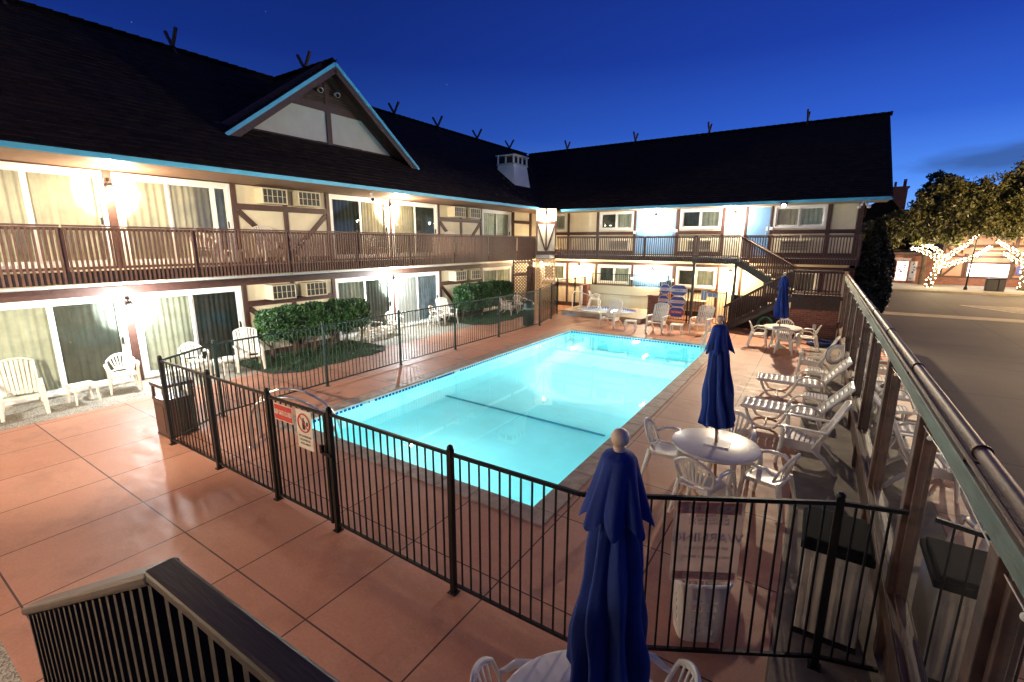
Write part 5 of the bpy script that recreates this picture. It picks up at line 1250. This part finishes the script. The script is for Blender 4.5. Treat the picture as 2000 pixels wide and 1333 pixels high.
# right side
place('high', .13, 14.6, 88, 'white high backed chair beside the life ring, seen side on')
place('side', .22, 13.3, 0, 'small white side table behind the farther sun lounger')
place('lounge', -.02, 12.15, 92, 'white slatted sun lounger farther from the camera, beside the windscreen')
place('side', .2, 11.0, 0, 'small white side table between the two sun loungers')
place('lounge', -.06, 9.95, 90, 'white slatted sun lounger nearer to the camera, beside the windscreen')
place('high', .12, 8.45, 86, 'large white reclining high backed chair just in front of the nearer lounger', sc=1.06)
# middle table
place('table', -.95, 6.62, 12, 'round white table with a square plate under the middle closed umbrella')
u2 = place('umb', -.90, 6.62, 10, 'closed royal blue umbrella in the middle, planted in the table beside the pool corner', tilt=(0, -.055, 0))
MB().box((-1.08, 6.48, .736), (-.76, 6.74, .748)).build('base_plate', PL).parent = None
o = bpy.data.objects['base_plate']; tag(o, 'thin square white plate lying round the umbrella pole on the middle table', 'plate')
place('mono', -1.63, 6.72, -83, 'white fan backed chair on the pool side of the middle table')
place('mono', -.98, 5.98, -16, 'white fan backed chair on the near side of the middle table, behind the black fence')
place('mono', -.28, 6.62, 73, 'white fan backed chair on the windscreen side of the middle table')
place('mono', -.85, 7.5, 186, 'white fan backed chair on the far side of the middle table, behind the umbrella')
# near table
place('table', -.80, 2.02, 30, 'round white table at the bottom edge of the picture')
place('umb', -.765, 2.13, 74, 'closed royal blue umbrella nearest to the camera, with its wooden ball finial', sc=1.01, tilt=(.01, .0, 0))
place('mono', -1.22, 2.02, -62, 'white fan backed chair at the bottom edge, left of the nearest umbrella')
place('mono', -.64, 2.50, 108, 'white fan backed chair at the bottom edge, right of the nearest umbrella')

# life ring
t = thing('life_ring', (.50, 14.0, 0), 'white life ring hung on a thin white stand beside the windscreen, above the sun loungers', 'life ring')
MB().tube([(.76, 14.1, 0), (.74, 14.1, .5), (.70, 14.08, 1.0)], .022, 8).build('stand', PL, t)
MB().tube([(.54 + .15 * math.cos(a), 14.0 + .14 * math.cos(a), .72 + .21 * math.sin(a)) for a in [2 * math.pi * k / 32 for k in range(32)]], .050, 12, closed=True).build('ring', PL, t, smooth=True)
MB().tube([(.54 + .19 * math.cos(a), 13.98 + .17 * math.cos(a), .72 + .26 * math.sin(a)) for a in [2 * math.pi * k / 24 for k in range(25)]], .008, 6).build('grab_rope', M['hose_b'], t)
# hoses
def coil(name, c, r0, n, m, label, vertical=False):
    pts = []; rs = random.Random(n)
    for i in range(n * 24):
        a = i / 24 * 2 * math.pi; r = r0 * (1 + .13 * math.sin(i * .21) + .06 * rs.uniform(-1, 1) * 0); h = .02 + .016 * (i // 24) * (1 if not vertical else .3) 
        pts.append((c[0] + r * math.cos(a), c[1] + (r * math.sin(a) if not vertical else .0 + .02 * math.sin(i * .4) - .012 * (i // 24)), c[2] + (h + .012 * math.sin(i * .7) if not vertical else r * math.sin(a) * .95)))
    o = MB().tube(pts, .019, 8).build(name, M[m], smooth=True); tag(o, label, 'hose')
coil('hose_coil', (.25, 18.95, 0), .33, 9, 'hose_b', 'coil of dark blue pool hose lying on the deck beside the brick wall')
coil('hose_coil', (-1.55, 20.12, .42), .24, 6, 'hose_g', 'coil of green garden hose hanging under the staircase', True)
t = thing('hose_hanger', (-1.55, 20.2, 0), 'dark post with a hose hook under the staircase', 'hose hanger')
MB().box((-1.58, 20.17, 0), (-1.52, 20.23, .72)).build('post', M['iron'], t); MB().box((-1.68, 20.05, .62), (-1.42, 20.2, .66)).build('hook', M['iron'], t)

# laundry style basket with real holes
t = thing('plastic_basket', (-.47, 3.98, 0), 'white plastic basket with square holes standing behind the black fence', 'basket')
bx, by = -.58, 3.95
def bk(u, z):   # rounded rectangle outline
    k = .78 + .22 * z / .58; hx, hy = .23 * k, .17 * k; a = u * 2 * math.pi; c, s = math.cos(a), math.sin(a); p = 4.5
    r = (abs(c) ** p + abs(s) ** p) ** (-1 / p); x, y = hx * r * c, hy * r * s; th = .52
    return Vector((bx + x * math.cos(th) - y * math.sin(th), by + x * math.sin(th) + y * math.cos(th), z))
b = MB(); nu = 96; zs = [0, .04] + [.08 + .028 * i for i in range(14)] + [.50, .58]
for i in range(len(zs) - 1):
    for k in range(nu):
        hole = 2 <= i <= 14 and i % 3 != 1 and (k % 4 in (1, 2)) and (k % 24) not in (8, 9, 10, 11, 12, 13, 14, 15, 16)
        if hole: continue
        b.add([bk(k / nu, zs[i]), bk((k + 1) / nu, zs[i]), bk((k + 1) / nu, zs[i + 1]), bk(k / nu, zs[i + 1])], [(0, 1, 2, 3)])
b.add([bk(k / nu, .0) for k in range(nu)], [tuple(range(nu))]); b.build('basket_body', PL, t, solid=.006)
MB().tube([bk(k / 48, .585) for k in range(48)], .016, 8, closed=True).build('rim', PL, t, smooth=True)
# cream bin with black lid
t = thing('towel_bin', (.42, 4.72, 0), 'cream cabinet shaped bin with a black lid in the corner by the windscreen', 'bin')
b = MB(); b.box((.16, 4.42, .05), (.62, 5.0, .86)); b.build('body', M['beigebin'], t, bevel=.01)
b = MB(); b.box((.13, 4.39, .86), (.65, 5.03, .93)); b.box((.16, 4.41, .93), (.62, 5.0, .97)); b.build('lid', mat('matt black lid', (.008, .008, .008), .85, spec=.1), t, bevel=.012, seg=2)
b = MB(); b.box((.155, 4.415, .0), (.625, 5.005, .05)); b.build('plinth', M['black'], t)
b = MB(); b.box((.22, 4.412, .12), (.56, 4.42, .78)); b.build('door_panel', M['beigebin'], t, bevel=.004)
# brown bin
t = thing('trash_bin', (-9.62, 3.45, 0), 'dark brown square litter bin with an open hooded top at the left fence corner', 'litter bin')
cxx, cyy = -9.60, 3.42
b = MB(); b.box((cxx - .24, cyy - .24, .04), (cxx + .24, cyy + .24, .70)); b.box((cxx - .25, cyy - .25, 0), (cxx + .25, cyy + .25, .04)); b.box((cxx - .25, cyy - .25, .66), (cxx + .25, cyy + .25, .72)); b.build('body', M['brownbin'], t, bevel=.012, seg=2)
for sx in (-1, 1):
    for sy in (-1, 1): MB().box((cxx + sx * .24, cyy + sy * .24, .72), (cxx + sx * .20, cyy + sy * .20, .93)).build('hood_post', M['brownbin'], t)
MB().box((cxx - .26, cyy - .26, .93), (cxx + .26, cyy + .26, .99)).build('hood', M['brownbin'], t, bevel=.02, seg=2)
MB().box((cxx - .18, cyy - .252, .1), (cxx + .18, cyy - .24, .6)).build('front_panel', M['brownbin'], t, bevel=.004)
# green can
t = thing('trash_can', (-10.12, 16.75, 0), 'dark green round litter bin with a domed top outside the left fence', 'litter bin')
b = MB(); b.lathe([(.2, 0), (.23, .02), (.25, .74), (.26, .76), (.26, .80), (.25, .82)], (-10.12, 16.75, 0), 24); b.build('body', M['greenbin'], t, smooth=True)
b = MB(); b.lathe([(.255, .80), (.25, .90), (.22, 1.0), (.14, 1.07), (.02, 1.10)], (-10.12, 16.75, 0), 24); b.build('dome_lid', M['greenbin'], t, smooth=True)
MB().lathe([(.262, .70), (.262, .78), (.25, .78), (.25, .70)], (-10.12, 16.75, 0), 24).build('band', mat('pale green band', (.16, .26, .22), .4), t)

# ================================================================== HEDGES
def leaf_cloud(pts_fn, n, size, m, name, par, seed):
    rs = np.random.RandomState(seed); P = pts_fn(rs, n); n = len(P)
    d = rs.normal(size=(n, 3)); d[:, 2] = abs(d[:, 2]) * .6; d /= np.linalg.norm(d, axis=1)[:, None]
    e = rs.normal(size=(n, 3)); e -= d * (e * d).sum(1)[:, None]; e /= np.linalg.norm(e, axis=1)[:, None]; f = np.cross(d, e)
    s = size * rs.uniform(.45, 1.6, n)[:, None]
    V_ = np.stack([P - e * s, P - f * s * .45, P + e * s, P + f * s * .45], 1).reshape(-1, 3)
    me = bpy.data.meshes.new(name); o = bpy.data.objects.new(name, me); COL.objects.link(o)
    if par is not None: o.parent = par; V_ = V_ - np.array(wloc(par))
    me.vertices.add(n * 4); me.vertices.foreach_set('co', V_.astype(np.float32).ravel()); me.loops.add(n * 4); me.loops.foreach_set('vertex_index', np.arange(n * 4, dtype=np.int32))
    me.polygons.add(n); me.polygons.foreach_set('loop_start', np.arange(0, n * 4, 4, dtype=np.int32)); me.polygons.foreach_set('loop_total', np.full(n, 4, np.int32)); me.update(calc_edges=True); me.validate(); me.materials.append(m)
    return o
def hedge(y0, y1, xc, wx, zb, zt, label, seed):
    t = thing('hedge', (xc, (y0 + y1) / 2, 0), label, 'hedge', 'clipped hedges along the left patio')
    def fn(rs, n):
        P = rs.uniform(-1, 1, (n * 2, 3)); r = (np.abs(P) ** np.array([4, 7, 4])).sum(1) ** .2; keep = (r < 1.0) & ((r > .72) | (rs.uniform(size=n * 2) < .15)); P = P[keep][:n]
        yy = P[:, 1]; bumps = 1 + .12 * np.sin(yy * 9 + seed) + .09 * np.sin(yy * 23 + P[:, 2] * 4) + np.where(rs.uniform(size=len(yy)) < .05, rs.uniform(0, .22, len(yy)), 0)
        zc, hz = (zb + zt) / 2, (zt - zb) / 2
        return np.stack([xc + P[:, 0] * wx * bumps, (y0 + y1) / 2 + yy * (y1 - y0) / 2, zc + P[:, 2] * hz * (1 + .07 * np.sin(yy * 14 + 2))], 1)
    leaf_cloud(fn, 26000, .042, M['hedge'], 'foliage', t, seed)
    b = MB(); rs = random.Random(seed)
    for i in range(6):
        y = y0 + .3 + (y1 - y0 - .6) * i / 5 + rs.uniform(-.1, .1)
        p0 = Vector((xc + rs.uniform(-.05, .1), y, 0)); b.tube([p0, p0 + Vector((.03, .04, .3)), p0 + Vector((-.03, .1, .7)), p0 + Vector((0, .2, 1.05))], [.045, .035, .028, .012], 8)
        for k in range(3): q = p0 + Vector((0, .05, .35)); b.tube([q, q + Vector((rs.uniform(-.3, .35), rs.uniform(-.4, .4), rs.uniform(.35, .6)))], [.022, .008], 6)
    b.build('stem', M['bark'], t, smooth=True)
hedge(7.1, 10.95, -13.35, .50, .55, 1.55, 'clipped glossy green hedge on bare stems, nearer one, below the first air conditioners', 3)
hedge(15.95, 20.1, -13.35, .48, .40, 1.58, 'clipped glossy green hedge on bare stems, farther one, near the lattice screen', 8)

# ================================================================== STREET on the right
struct('street_kerb', MB().box((-40, 44.7, -.011), (90, 45.0, .12)), M['kerb'])
struct('pavement', MB().box((-40, 45.0, -.011), (90, 52.0, .125)), M['sidewalk'])
b = MB()
def strip(b, pts): b.add([(x, y, -.006) for x, y in pts], [tuple(range(len(pts)))])
strip(b, [(1.2, 29.4), (60, 32.2), (60, 32.9), (1.2, 30.6)]); struct('concrete_gutter', b, mat('pale concrete gutter', (.42, .36, .25), .8, nscale=1.5, var=.25))
b = MB(); A, B_, C_ = (6.9, 36.3), (10.9, 36.6), (8.6, 33.8)
def lin(b, p, q, w_=.09):
    p, q = Vector((*p, -.003)), Vector((*q, -.003)); d = (q - p).normalized(); n_ = Vector((-d.y, d.x, 0)) * w_; b.add([p - n_, q - n_, q + n_, p + n_], [(0, 1, 2, 3)])
lin(b, A, B_); lin(b, A, C_); lin(b, B_, (10.9, 33.4)); lin(b, C_, (10.9, 33.4))
for i in range(5):
    f = (i + 1) / 6; p = (A[0] + (C_[0] - A[0]) * f, A[1] + (C_[1] - A[1]) * f); lin(b, p, (10.9, p[1] - .1), .07)
struct('road_marking', b, M['asphalt_line'])
t = thing('storm_drain', (2.8, 33.9, 0), 'square white edged drain grate in the asphalt beside the cypress', 'drain')
b = MB(); lin(b, (2.4, 33.0), (3.3, 33.0)); lin(b, (2.4, 34.6), (3.3, 34.6)); lin(b, (2.4, 33.0), (2.4, 34.6)); lin(b, (3.3, 33.0), (3.3, 34.6)); b.build('painted_edge', M['asphalt_line'], t)
b = MB()
for i in range(5): b.box((2.5 + i * .16, 33.1, -.01), (2.57 + i * .16, 34.5, .0))
b.build('grate', M['iron'], t)
# shop with lit windows
S1 = thing('shop_building', (6, 53, 0), 'low brick shop with tall lit display windows across the street', 'building')
YS = 52.0
MB().box((-6, YS, 0), (8.2, 58, 2.6)).build('wall', M['brick'], S1); b = MB(); b.box((-6, YS - .5, 2.5), (8.3, 58, 2.72)); b.build('flat_roof', M['timber'], S1)
b = MB(); b.box((4.2, YS - .06, 2.02), (6.3, YS, 2.25)); b.build('fascia_board', mat('pink fascia board', (.5, .38, .36), .6), S1)
for i, (a, c) in enumerate(((4.4, 5.25), (5.42, 6.15), (6.32, 6.72), (2.6, 4.2))):
    b = MB(); b.box((a - .06, YS - .05, .3), (c + .06, YS - .005, 2.0)); f = b.build('window', M['pink'], S1)
    MB().box((a, YS - .06, .36), (c, YS - .051, 1.94)).build('pane', M['shopglow'] if i < 2 or i == 3 else M['palesign'], f)
    b = MB(); rs = random.Random(i)
    for k in range(26 if i != 2 else 9):
        x, z = rs.uniform(a + .05, c - .16), rs.uniform(.45, 1.8); b.box((x, YS - .075, z), (x + rs.uniform(.04, .14), YS - .062, z + rs.uniform(.04, .16)))
    b.build('display_goods', mat('mixed shop goods %d' % i, ((.45, .12, .15), (.30, .14, .20), (.05, .04, .06), (.3, .2, .3))[i], .5, nscale=20, var=.6), f)
plight('shop_light', (4, YS - .9, 1.8), (1, .85, .85), 60, .3, S1)
# half timbered building
S2 = thing('restaurant_building', (12, 53, 0), 'pink half timbered building with a wide glowing picture window across the street', 'building')
MB().box((8.2, YS + .1, 0), (24, 60, 5.2)).build('wall', M['pink'], S2); MB().box((8.2, YS + .02, 0), (24, YS + .1, .72)).build('brick_base', M['brick'], S2)
b = MB()
for x in (8.3, 9.72, 12.45, 14.6, 17): b.box((x - .09, YS + .0, .7), (x + .09, YS + .09, 5.2))
for z in (.72, 2.35, 3.2): b.box((8.2, YS + .01, z), (24, YS + .08, z + .14))
b.beam((8.4, YS + .04, .8), (9.6, YS + .04, 2.3), .14, .06, up=(0, 1, 0)); b.beam((12.6, YS + .04, 2.3), (13.5, YS + .04, .85), .14, .06, up=(0, 1, 0)); b.beam((8.4, YS + .04, 3.2), (9.2, YS + .04, 2.4), .14, .06, up=(0, 1, 0))
b.build('timber_frame', M['timber'], S2)
b = MB(); b.box((9.75, YS - .06, .78), (12.4, YS + .02, 2.0)); f = b.build('picture_window', M['timber'], S2); MB().box((9.9, YS - .08, .88), (12.25, YS - .061, 1.86)).build('pane', emis('glowing window glass', (1, .96, .94), 4.0), f)
MB().box((9.4, YS - .25, 2.66), (12.9, YS - .05, 3.1)).build('sign_board', M['pink'], S2)
text('RESTAURANT', .20, (11.1, YS - .26, 2.88), (1, 0, 0), (0, 0, 1), 'lettering', M['timber'], S2, depth=.01) if False else MB().box((10.0, YS - .27, 2.82), (12.3, YS - .25, 2.94)).build('sign_strip', M['darkwood'], S2)
b = MB(); b.add([(7.8, YS - .5, 5.0), (24.4, YS - .5, 5.0), (24.4, 57, 9.3), (7.8, 57, 7.6), (24.4, 62, 5), (7.8, 62, 5)], [(0, 1, 2, 3), (3, 2, 4, 5)]); b.build('roof', M['shingle'], S2)
plight('facade_light', (10.9, YS - 1.3, 2.3), (1, .82, .7), 220, .3, S2)
# steep roofed building with chimney behind the trees
S3 = thing('steep_roofed_house', (3, 57, 0), 'dark steep roofed building with a brick chimney rising above the street trees', 'building')
MB().box((-6, 56.4, 0), (6.5, 62, 3.2)).build('wall', M['darkwood'], S3)
b = MB(); b.prism([(-2.5, 56.1, 3.0), (8.2, 56.1, 2.9), (4.6, 56.1, 7.5), (4.0, 56.1, 7.5)], (0, 6.5, 0)); b.build('roof', M['shingle'], S3)
b = MB(); b.box((4.55, 56.4, 5.4), (5.75, 57.3, 8.35)); b.box((4.45, 56.3, 8.35), (5.85, 57.4, 8.5)); c = b.build('chimney', M['brick'], S3)
b = MB(); b.box((4.75, 56.7, 8.5), (4.92, 56.9, 8.95)); b.box((5.4, 56.7, 8.5), (5.62, 56.95, 9.15)); b.build('chimney_pot', M['brick'], c)
# street trees
def street_tree(x, y, limbs, clumps, n, label, lit_upto, seed, leaf='oak', size=.10):
    t = thing('street_tree', (x, y, 0), label, 'tree')
    b = MB(); rs = random.Random(seed); lit = []
    for path, r0, r1 in limbs:
        P = [Vector((x + a, y + b_, c)) for a, b_, c in path]; Q = []
        for i in range(len(P) - 1):
            for k in range(6): Q.append(P[i].lerp(P[i + 1], k / 6) + Vector((rs.uniform(-.03, .03), rs.uniform(-.03, .03), 0)))
        Q.append(P[-1]); rad = [r0 + (r1 - r0) * i / (len(Q) - 1) for i in range(len(Q))]; b.tube(Q, rad, 9); lit.append((Q, rad))
    b.build('trunk', M['bark'], t, smooth=True)
    def fn(rs, n_):
        out_ = []; tot = sum(c[3] * c[4] * c[5] for c in clumps)
        for c in clumps:
            k = int(n_ * c[3] * c[4] * c[5] / tot); nsub = 34; cen = rs.normal(size=(nsub, 3)); cen /= np.linalg.norm(cen, axis=1)[:, None]; cen *= rs.uniform(.25, 1.08, (nsub, 1)) ** .5
            ix = rs.randint(0, nsub, k); p = cen[ix] + rs.normal(size=(k, 3)) * rs.uniform(.07, .15, nsub)[ix][:, None]
            out_.append(np.array(c[:3]) + p * np.array(c[3:6]))
        return np.concatenate(out_)
    leaf_cloud(fn, n, size, M[leaf], 'crown', t, seed)
    if lit_upto:
        b = MB()
        for Q, rad in lit:
            L = 0; k = 0
            for i in range(len(Q) - 1):
                seg_ = Q[i + 1] - Q[i]; m_ = max(1, int(seg_.length / .085))
                for j in range(m_):
                    p = Q[i] + seg_ * j / m_; a = k * 1.25; k += 1; d = seg_.normalized(); e = d.cross(Vector((0, 1, .3))).normalized(); f = d.cross(e)
                    for q_ in range(2):
                        aa = a + q_ * math.pi; c = p + (e * math.cos(aa) + f * math.sin(aa)) * (rad[i] + .03); b.ball(c, .040, 3)
        b.build('fairy_lights', M['bulb'], t)
        for (dx, dz) in ((.3, 1.8), (-.8, 3.3), (1.5, 3.2)): plight('fairy_glow', (x + dx, y - .6, dz), (1, .80, .48), 170, .35, t)
    return t
street_tree(7.14, 48.4, [([(0, 0, 0), (.10, 0, .7), (.3, 0, 1.5), (.45, 0, 2.1)], .22, .16), ([(.45, 0, 2.1), (-.1, .2, 2.6), (-.9, .2, 3.0), (-1.5, .1, 3.1)], .15, .07), ([(.45, 0, 2.1), (.5, .1, 2.7), (-.2, 0, 3.2), (-.9, 0, 3.35)], .14, .06), ([(.45, 0, 2.0), (1.2, -.1, 2.9), (1.9, -.1, 3.5), (2.3, 0, 4.2)], .13, .05), ([(.3, 0, 1.6), (1.4, -.2, 2.1), (2.3, -.2, 2.5), (3.1, -.1, 3.3)], .12, .05)],
            [(4.9, 48, 4.5, 2.2, 2, 1.3), (7.2, 48, 5.5, 2.5, 2.2, 1.9), (9.4, 48.2, 5.4, 2.2, 2, 1.7), (7.2, 49, 6.9, 1.6, 1.8, 1.3), (3.3, 47.6, 4.0, 1.5, 1.5, 1.2), (8.6, 48.5, 6.6, 1.9, 1.6, 1.4)], 60000, 'street tree with its trunk wrapped in fairy lights, in front of the brick shop', True, 21)
street_tree(12.35, 48.6, [([(0, 0, 0), (.05, 0, .8), (-.05, 0, 1.7), (.0, 0, 2.4)], .24, .17), ([(0, 0, 2.3), (-.6, 0, 2.8), (-1.2, 0, 3.2), (-1.9, 0, 3.7)], .13, .05), ([(0, 0, 2.4), (.3, 0, 3.2), (.2, 0, 4.3)], .14, .06), ([(-.0, 0, 1.9), (-.7, -.1, 2.3), (-1.5, -.1, 2.9)], .12, .05), ([(0, 0, 2.3), (.9, 0, 2.9), (1.8, 0, 3.5)], .12, .05)],
            [(11.4, 48.4, 6.1, 2.6, 2.2, 2.2), (13.8, 48.4, 6.0, 2.4, 2, 2.2), (12.4, 49, 7.4, 2.2, 2, 1.8), (10.2, 48.4, 5.2, 1.8, 1.6, 1.3), (10.3, 48.4, 6.9, 1.6, 1.5, 1.4)], 60000, 'street tree wrapped in white fairy lights at the right edge of the picture', True, 22)
street_tree(5.4, 51.0, [([(1.6, 0, 0), (1.6, 0, 3), (1.7, 0, 6.5)], .2, .08)], [(7.0, 51, 8.0, .9, .9, .9), (7.6, 51, 7.4, 1.2, 1.2, 1.2), (6.6, 51, 7.0, .9, 1.2, 1.0)], 9000, 'dark tree top standing behind the fairy lit trees beside the chimney', False, 23, 'cypress')
# cypress
t = thing('cypress', (1.9, 26.2, 0), 'tall narrow dark cypress between the end of the motel and the windscreen', 'tree')
MB().tube([(1.9, 26.2, 0), (1.9, 26.2, 1.2), (1.9, 26.2, 3.5)], [.12, .1, .03], 8).build('trunk', M['bark'], t)
def cyf(rs, n):
    q = rs.uniform(0, 1, n); a = rs.uniform(0, 2 * math.pi, n); r = .80 * np.sin(np.pi * (q * .80 + .16)) ** .8 * (1 - .45 * q ** 3) * rs.uniform(.3, 1, n) ** .4 * (1 + .10 * np.sin(a * 5 + q * 14))
    return np.stack([1.9 + r * np.cos(a), 26.2 + r * np.sin(a), .15 + q * 4.35], 1)
leaf_cloud(cyf, 40000, .06, M['cypress'], 'crown', t, 31)
# pole, bins, bench rail, hanging sign
t = thing('lamp_post', (9.04, 47.0, 0), 'slim dark lamp post on the far pavement between the two fairy lit trees', 'lamp post')
MB().tube([(9.04, 47.0, .12), (9.08, 47.0, 2), (9.14, 47.0, 4.4)], [.06, .045, .035], 10).build('pole', M['iron'], t); MB().lathe([(.12, .12), (.1, .3), (.05, .4)], (9.04, 47, 0), 12).build('base', M['iron'], t)
b = MB(); b.ball((9.15, 47, 4.5), .14, 8); b.build('lantern', M['iron'], t)
for i, x in enumerate((10.35, 10.85)):
    t = thing('street_bin', (x, 46.9, .12), ('wider' if i == 0 else 'narrower') + ' dark litter bin on the far pavement below the glowing picture window', 'litter bin')
    w_ = .32 if i == 0 else .18; MB().box((x - w_, 46.7, .125), (x + w_, 47.1, .95)).build('body', M['black'], t, bevel=.03); MB().box((x - w_ - .03, 46.66, .95), (x + w_ + .03, 47.14, 1.03)).build('lid', M['iron'], t, bevel=.02)
t = thing('bike_rack', (3.3, 45.8, .12), 'thin metal railing on the far pavement in front of the lit shop windows', 'railing')
MB().tube([(2.6, 45.8, .12), (2.6, 45.8, .95), (4.0, 45.8, .95), (4.0, 45.8, .12)], .025, 8).build('rail', M['iron'], t); MB().tube([(2.6, 45.8, .5), (4.0, 45.8, .5)], .018, 8).build('cross_bar', M['iron'], t)
t = thing('hanging_sign', (13.2, 51.3, 1.9), 'small dark blue hanging sign beside the rightmost tree', 'sign')
MB().box((12.6, 51.6, 1.1), (13.6, 51.65, 1.75)).build('board', M['bluesign'], t, bevel=.02)
b = MB()
for k in range(3): b.box((12.75, 51.59, 1.25 + k * .16), (13.45, 51.598, 1.30 + k * .16))
b.build('stripe', M['palesign'], t); MB().beam((13.1, 51.62, 1.75), (13.1, 51.62, 2.4), .03, .03).build('hanger', M['iron'], t)

# ================================================================== FRONT WING behind the camera and stair railing at the lower left
t = thing('stair_railing', (-1.5, .46, 1.4), 'dark brown timber stair railing with a broad cap in the lower left corner', 'railing')
Pc, Pe, Pl = Vector((-1.53, .46, 2.5)), Vector((.3, .49, 2.5)), Vector((-3.1, .38, 1.66))
b = MB(); b.beam(Pc + Vector((-.01, -.012, 0)), Pe + Vector((0, -.012, 0)), .082, .045); b.build('level_cap', mat('dark worn brown paint', (.035, .018, .013), .45, nscale=9, var=.35, bmp=.4, bscale=26, stretch=(.12, 1, 1)), t, bevel=.012, seg=2)
b = MB(); b.beam(Pc + Vector((-.02, 0, -.02)), Pl, .10, .04); b.build('sloping_cap', mat('lighter worn brown paint', (.055, .028, .018), .5, nscale=9, var=.3), t, bevel=.012, seg=2)
b = MB()
for i in range(21): 
    q = Pc.lerp(Pl, (i + .5) / 21) + Vector((0, -.02, -.03)); b.box((q.x - .015, q.y - .015, q.z - 1.0), (q.x + .015, q.y + .015, q.z))
for i in range(22): 
    q = Pc.lerp(Pe, (i + .8) / 22) + Vector((0, -.02, -.03)); b.box((q.x - .014, q.y - .014, q.z - 1.05), (q.x + .014, q.y + .014, q.z))
b.build('picket', mat('dark brown stair picket', (.028, .015, .011), .5), t)
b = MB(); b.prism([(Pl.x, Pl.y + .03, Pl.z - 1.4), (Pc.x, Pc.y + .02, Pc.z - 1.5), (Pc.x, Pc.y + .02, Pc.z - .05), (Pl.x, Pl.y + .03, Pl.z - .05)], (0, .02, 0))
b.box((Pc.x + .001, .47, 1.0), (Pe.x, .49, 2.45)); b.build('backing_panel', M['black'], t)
b = MB(); b.box((-1.5, -2.0, 1.35), (.3, .44, 1.45)); 
for i in range(6): b.box((-1.5 - .27 * (i + 1), -.7, 1.28 - .2 * (i + 1)), (-1.5 - .27 * i, .42, 1.33 - .2 * (i + 1)))
b.build('landing', M['darkwood'], t)
FW = thing('motel_front_wing', (-8, -2.2, 0), 'cream wall of the motel wing behind the viewpoint, out of the picture', 'building')
MB().box((-20, -2.6, 0), (-2.2, -2.3, 5.2)).build('wall', M['cream'], FW)
def fwlamp(x, z, col, p):
    b = MB(); b.box((x - .05, -2.3, z + .05), (x + .05, -2.22, z + .2)); o = b.build('wall_lamp', M['lampmetal'], FW); MB().ball((x, -2.12, z), .07, 10).build('lamp_globe', M['globe'], o); plight('lamp', (x, -1.95, z), col, p, .06, o)
fwlamp(-10.5, 2.2, (1, .78, .60), 430); fwlamp(-4.8, 2.9, (1, .74, .54), 250)
fdv = Vector((-8.6, 9.5, 0)).normalized(); fp = Vector((-5.0, -2.0, 3.9)); fs_ = fdv.cross(Vector((0, 0, 1)))
b = MB(); b.tube([fp - fdv * .25, fp - fdv * .08], .07, 12); b.obox(fp + fdv * .15 + Vector((0, 0, .062)), fdv * .35, fs_ * .6, (0, 0, .008)); o = b.build('flood_lamp', M['lampmetal'], FW)  # unseen hood added over the lamp to keep its light off the roof
plight('lamp', fp, (1, .86, .66), 5600, .02, o, 'SPOT', (-8.6, 9.5, -1.3), 78, .8)
# street lamps outside the picture that light the parking area and tree crowns
def streetlamp(x, y, z, p, lab):
    t = thing('street_lamp', (x, y, 0), lab, 'street lamp'); MB().tube([(x, y, 0), (x, y, z)], [.09, .05], 10).build('pole', M['iron'], t); MB().ball((x, y, z + .1), .16, 8).build('lantern', M['globe'], t); plight('lamp', (x, y, z - .25), (1, .68, .36), p, .15, t)
streetlamp(16.5, 24, 7.0, 2600, 'street lamp beyond the right edge, over the parking area'); streetlamp(15.0, 38, 5.0, 16000, 'street lamp beyond the right edge, beside the trees')
streetlamp(10.5, 41.5, 7.5, 2500, 'street lamp') if False else None
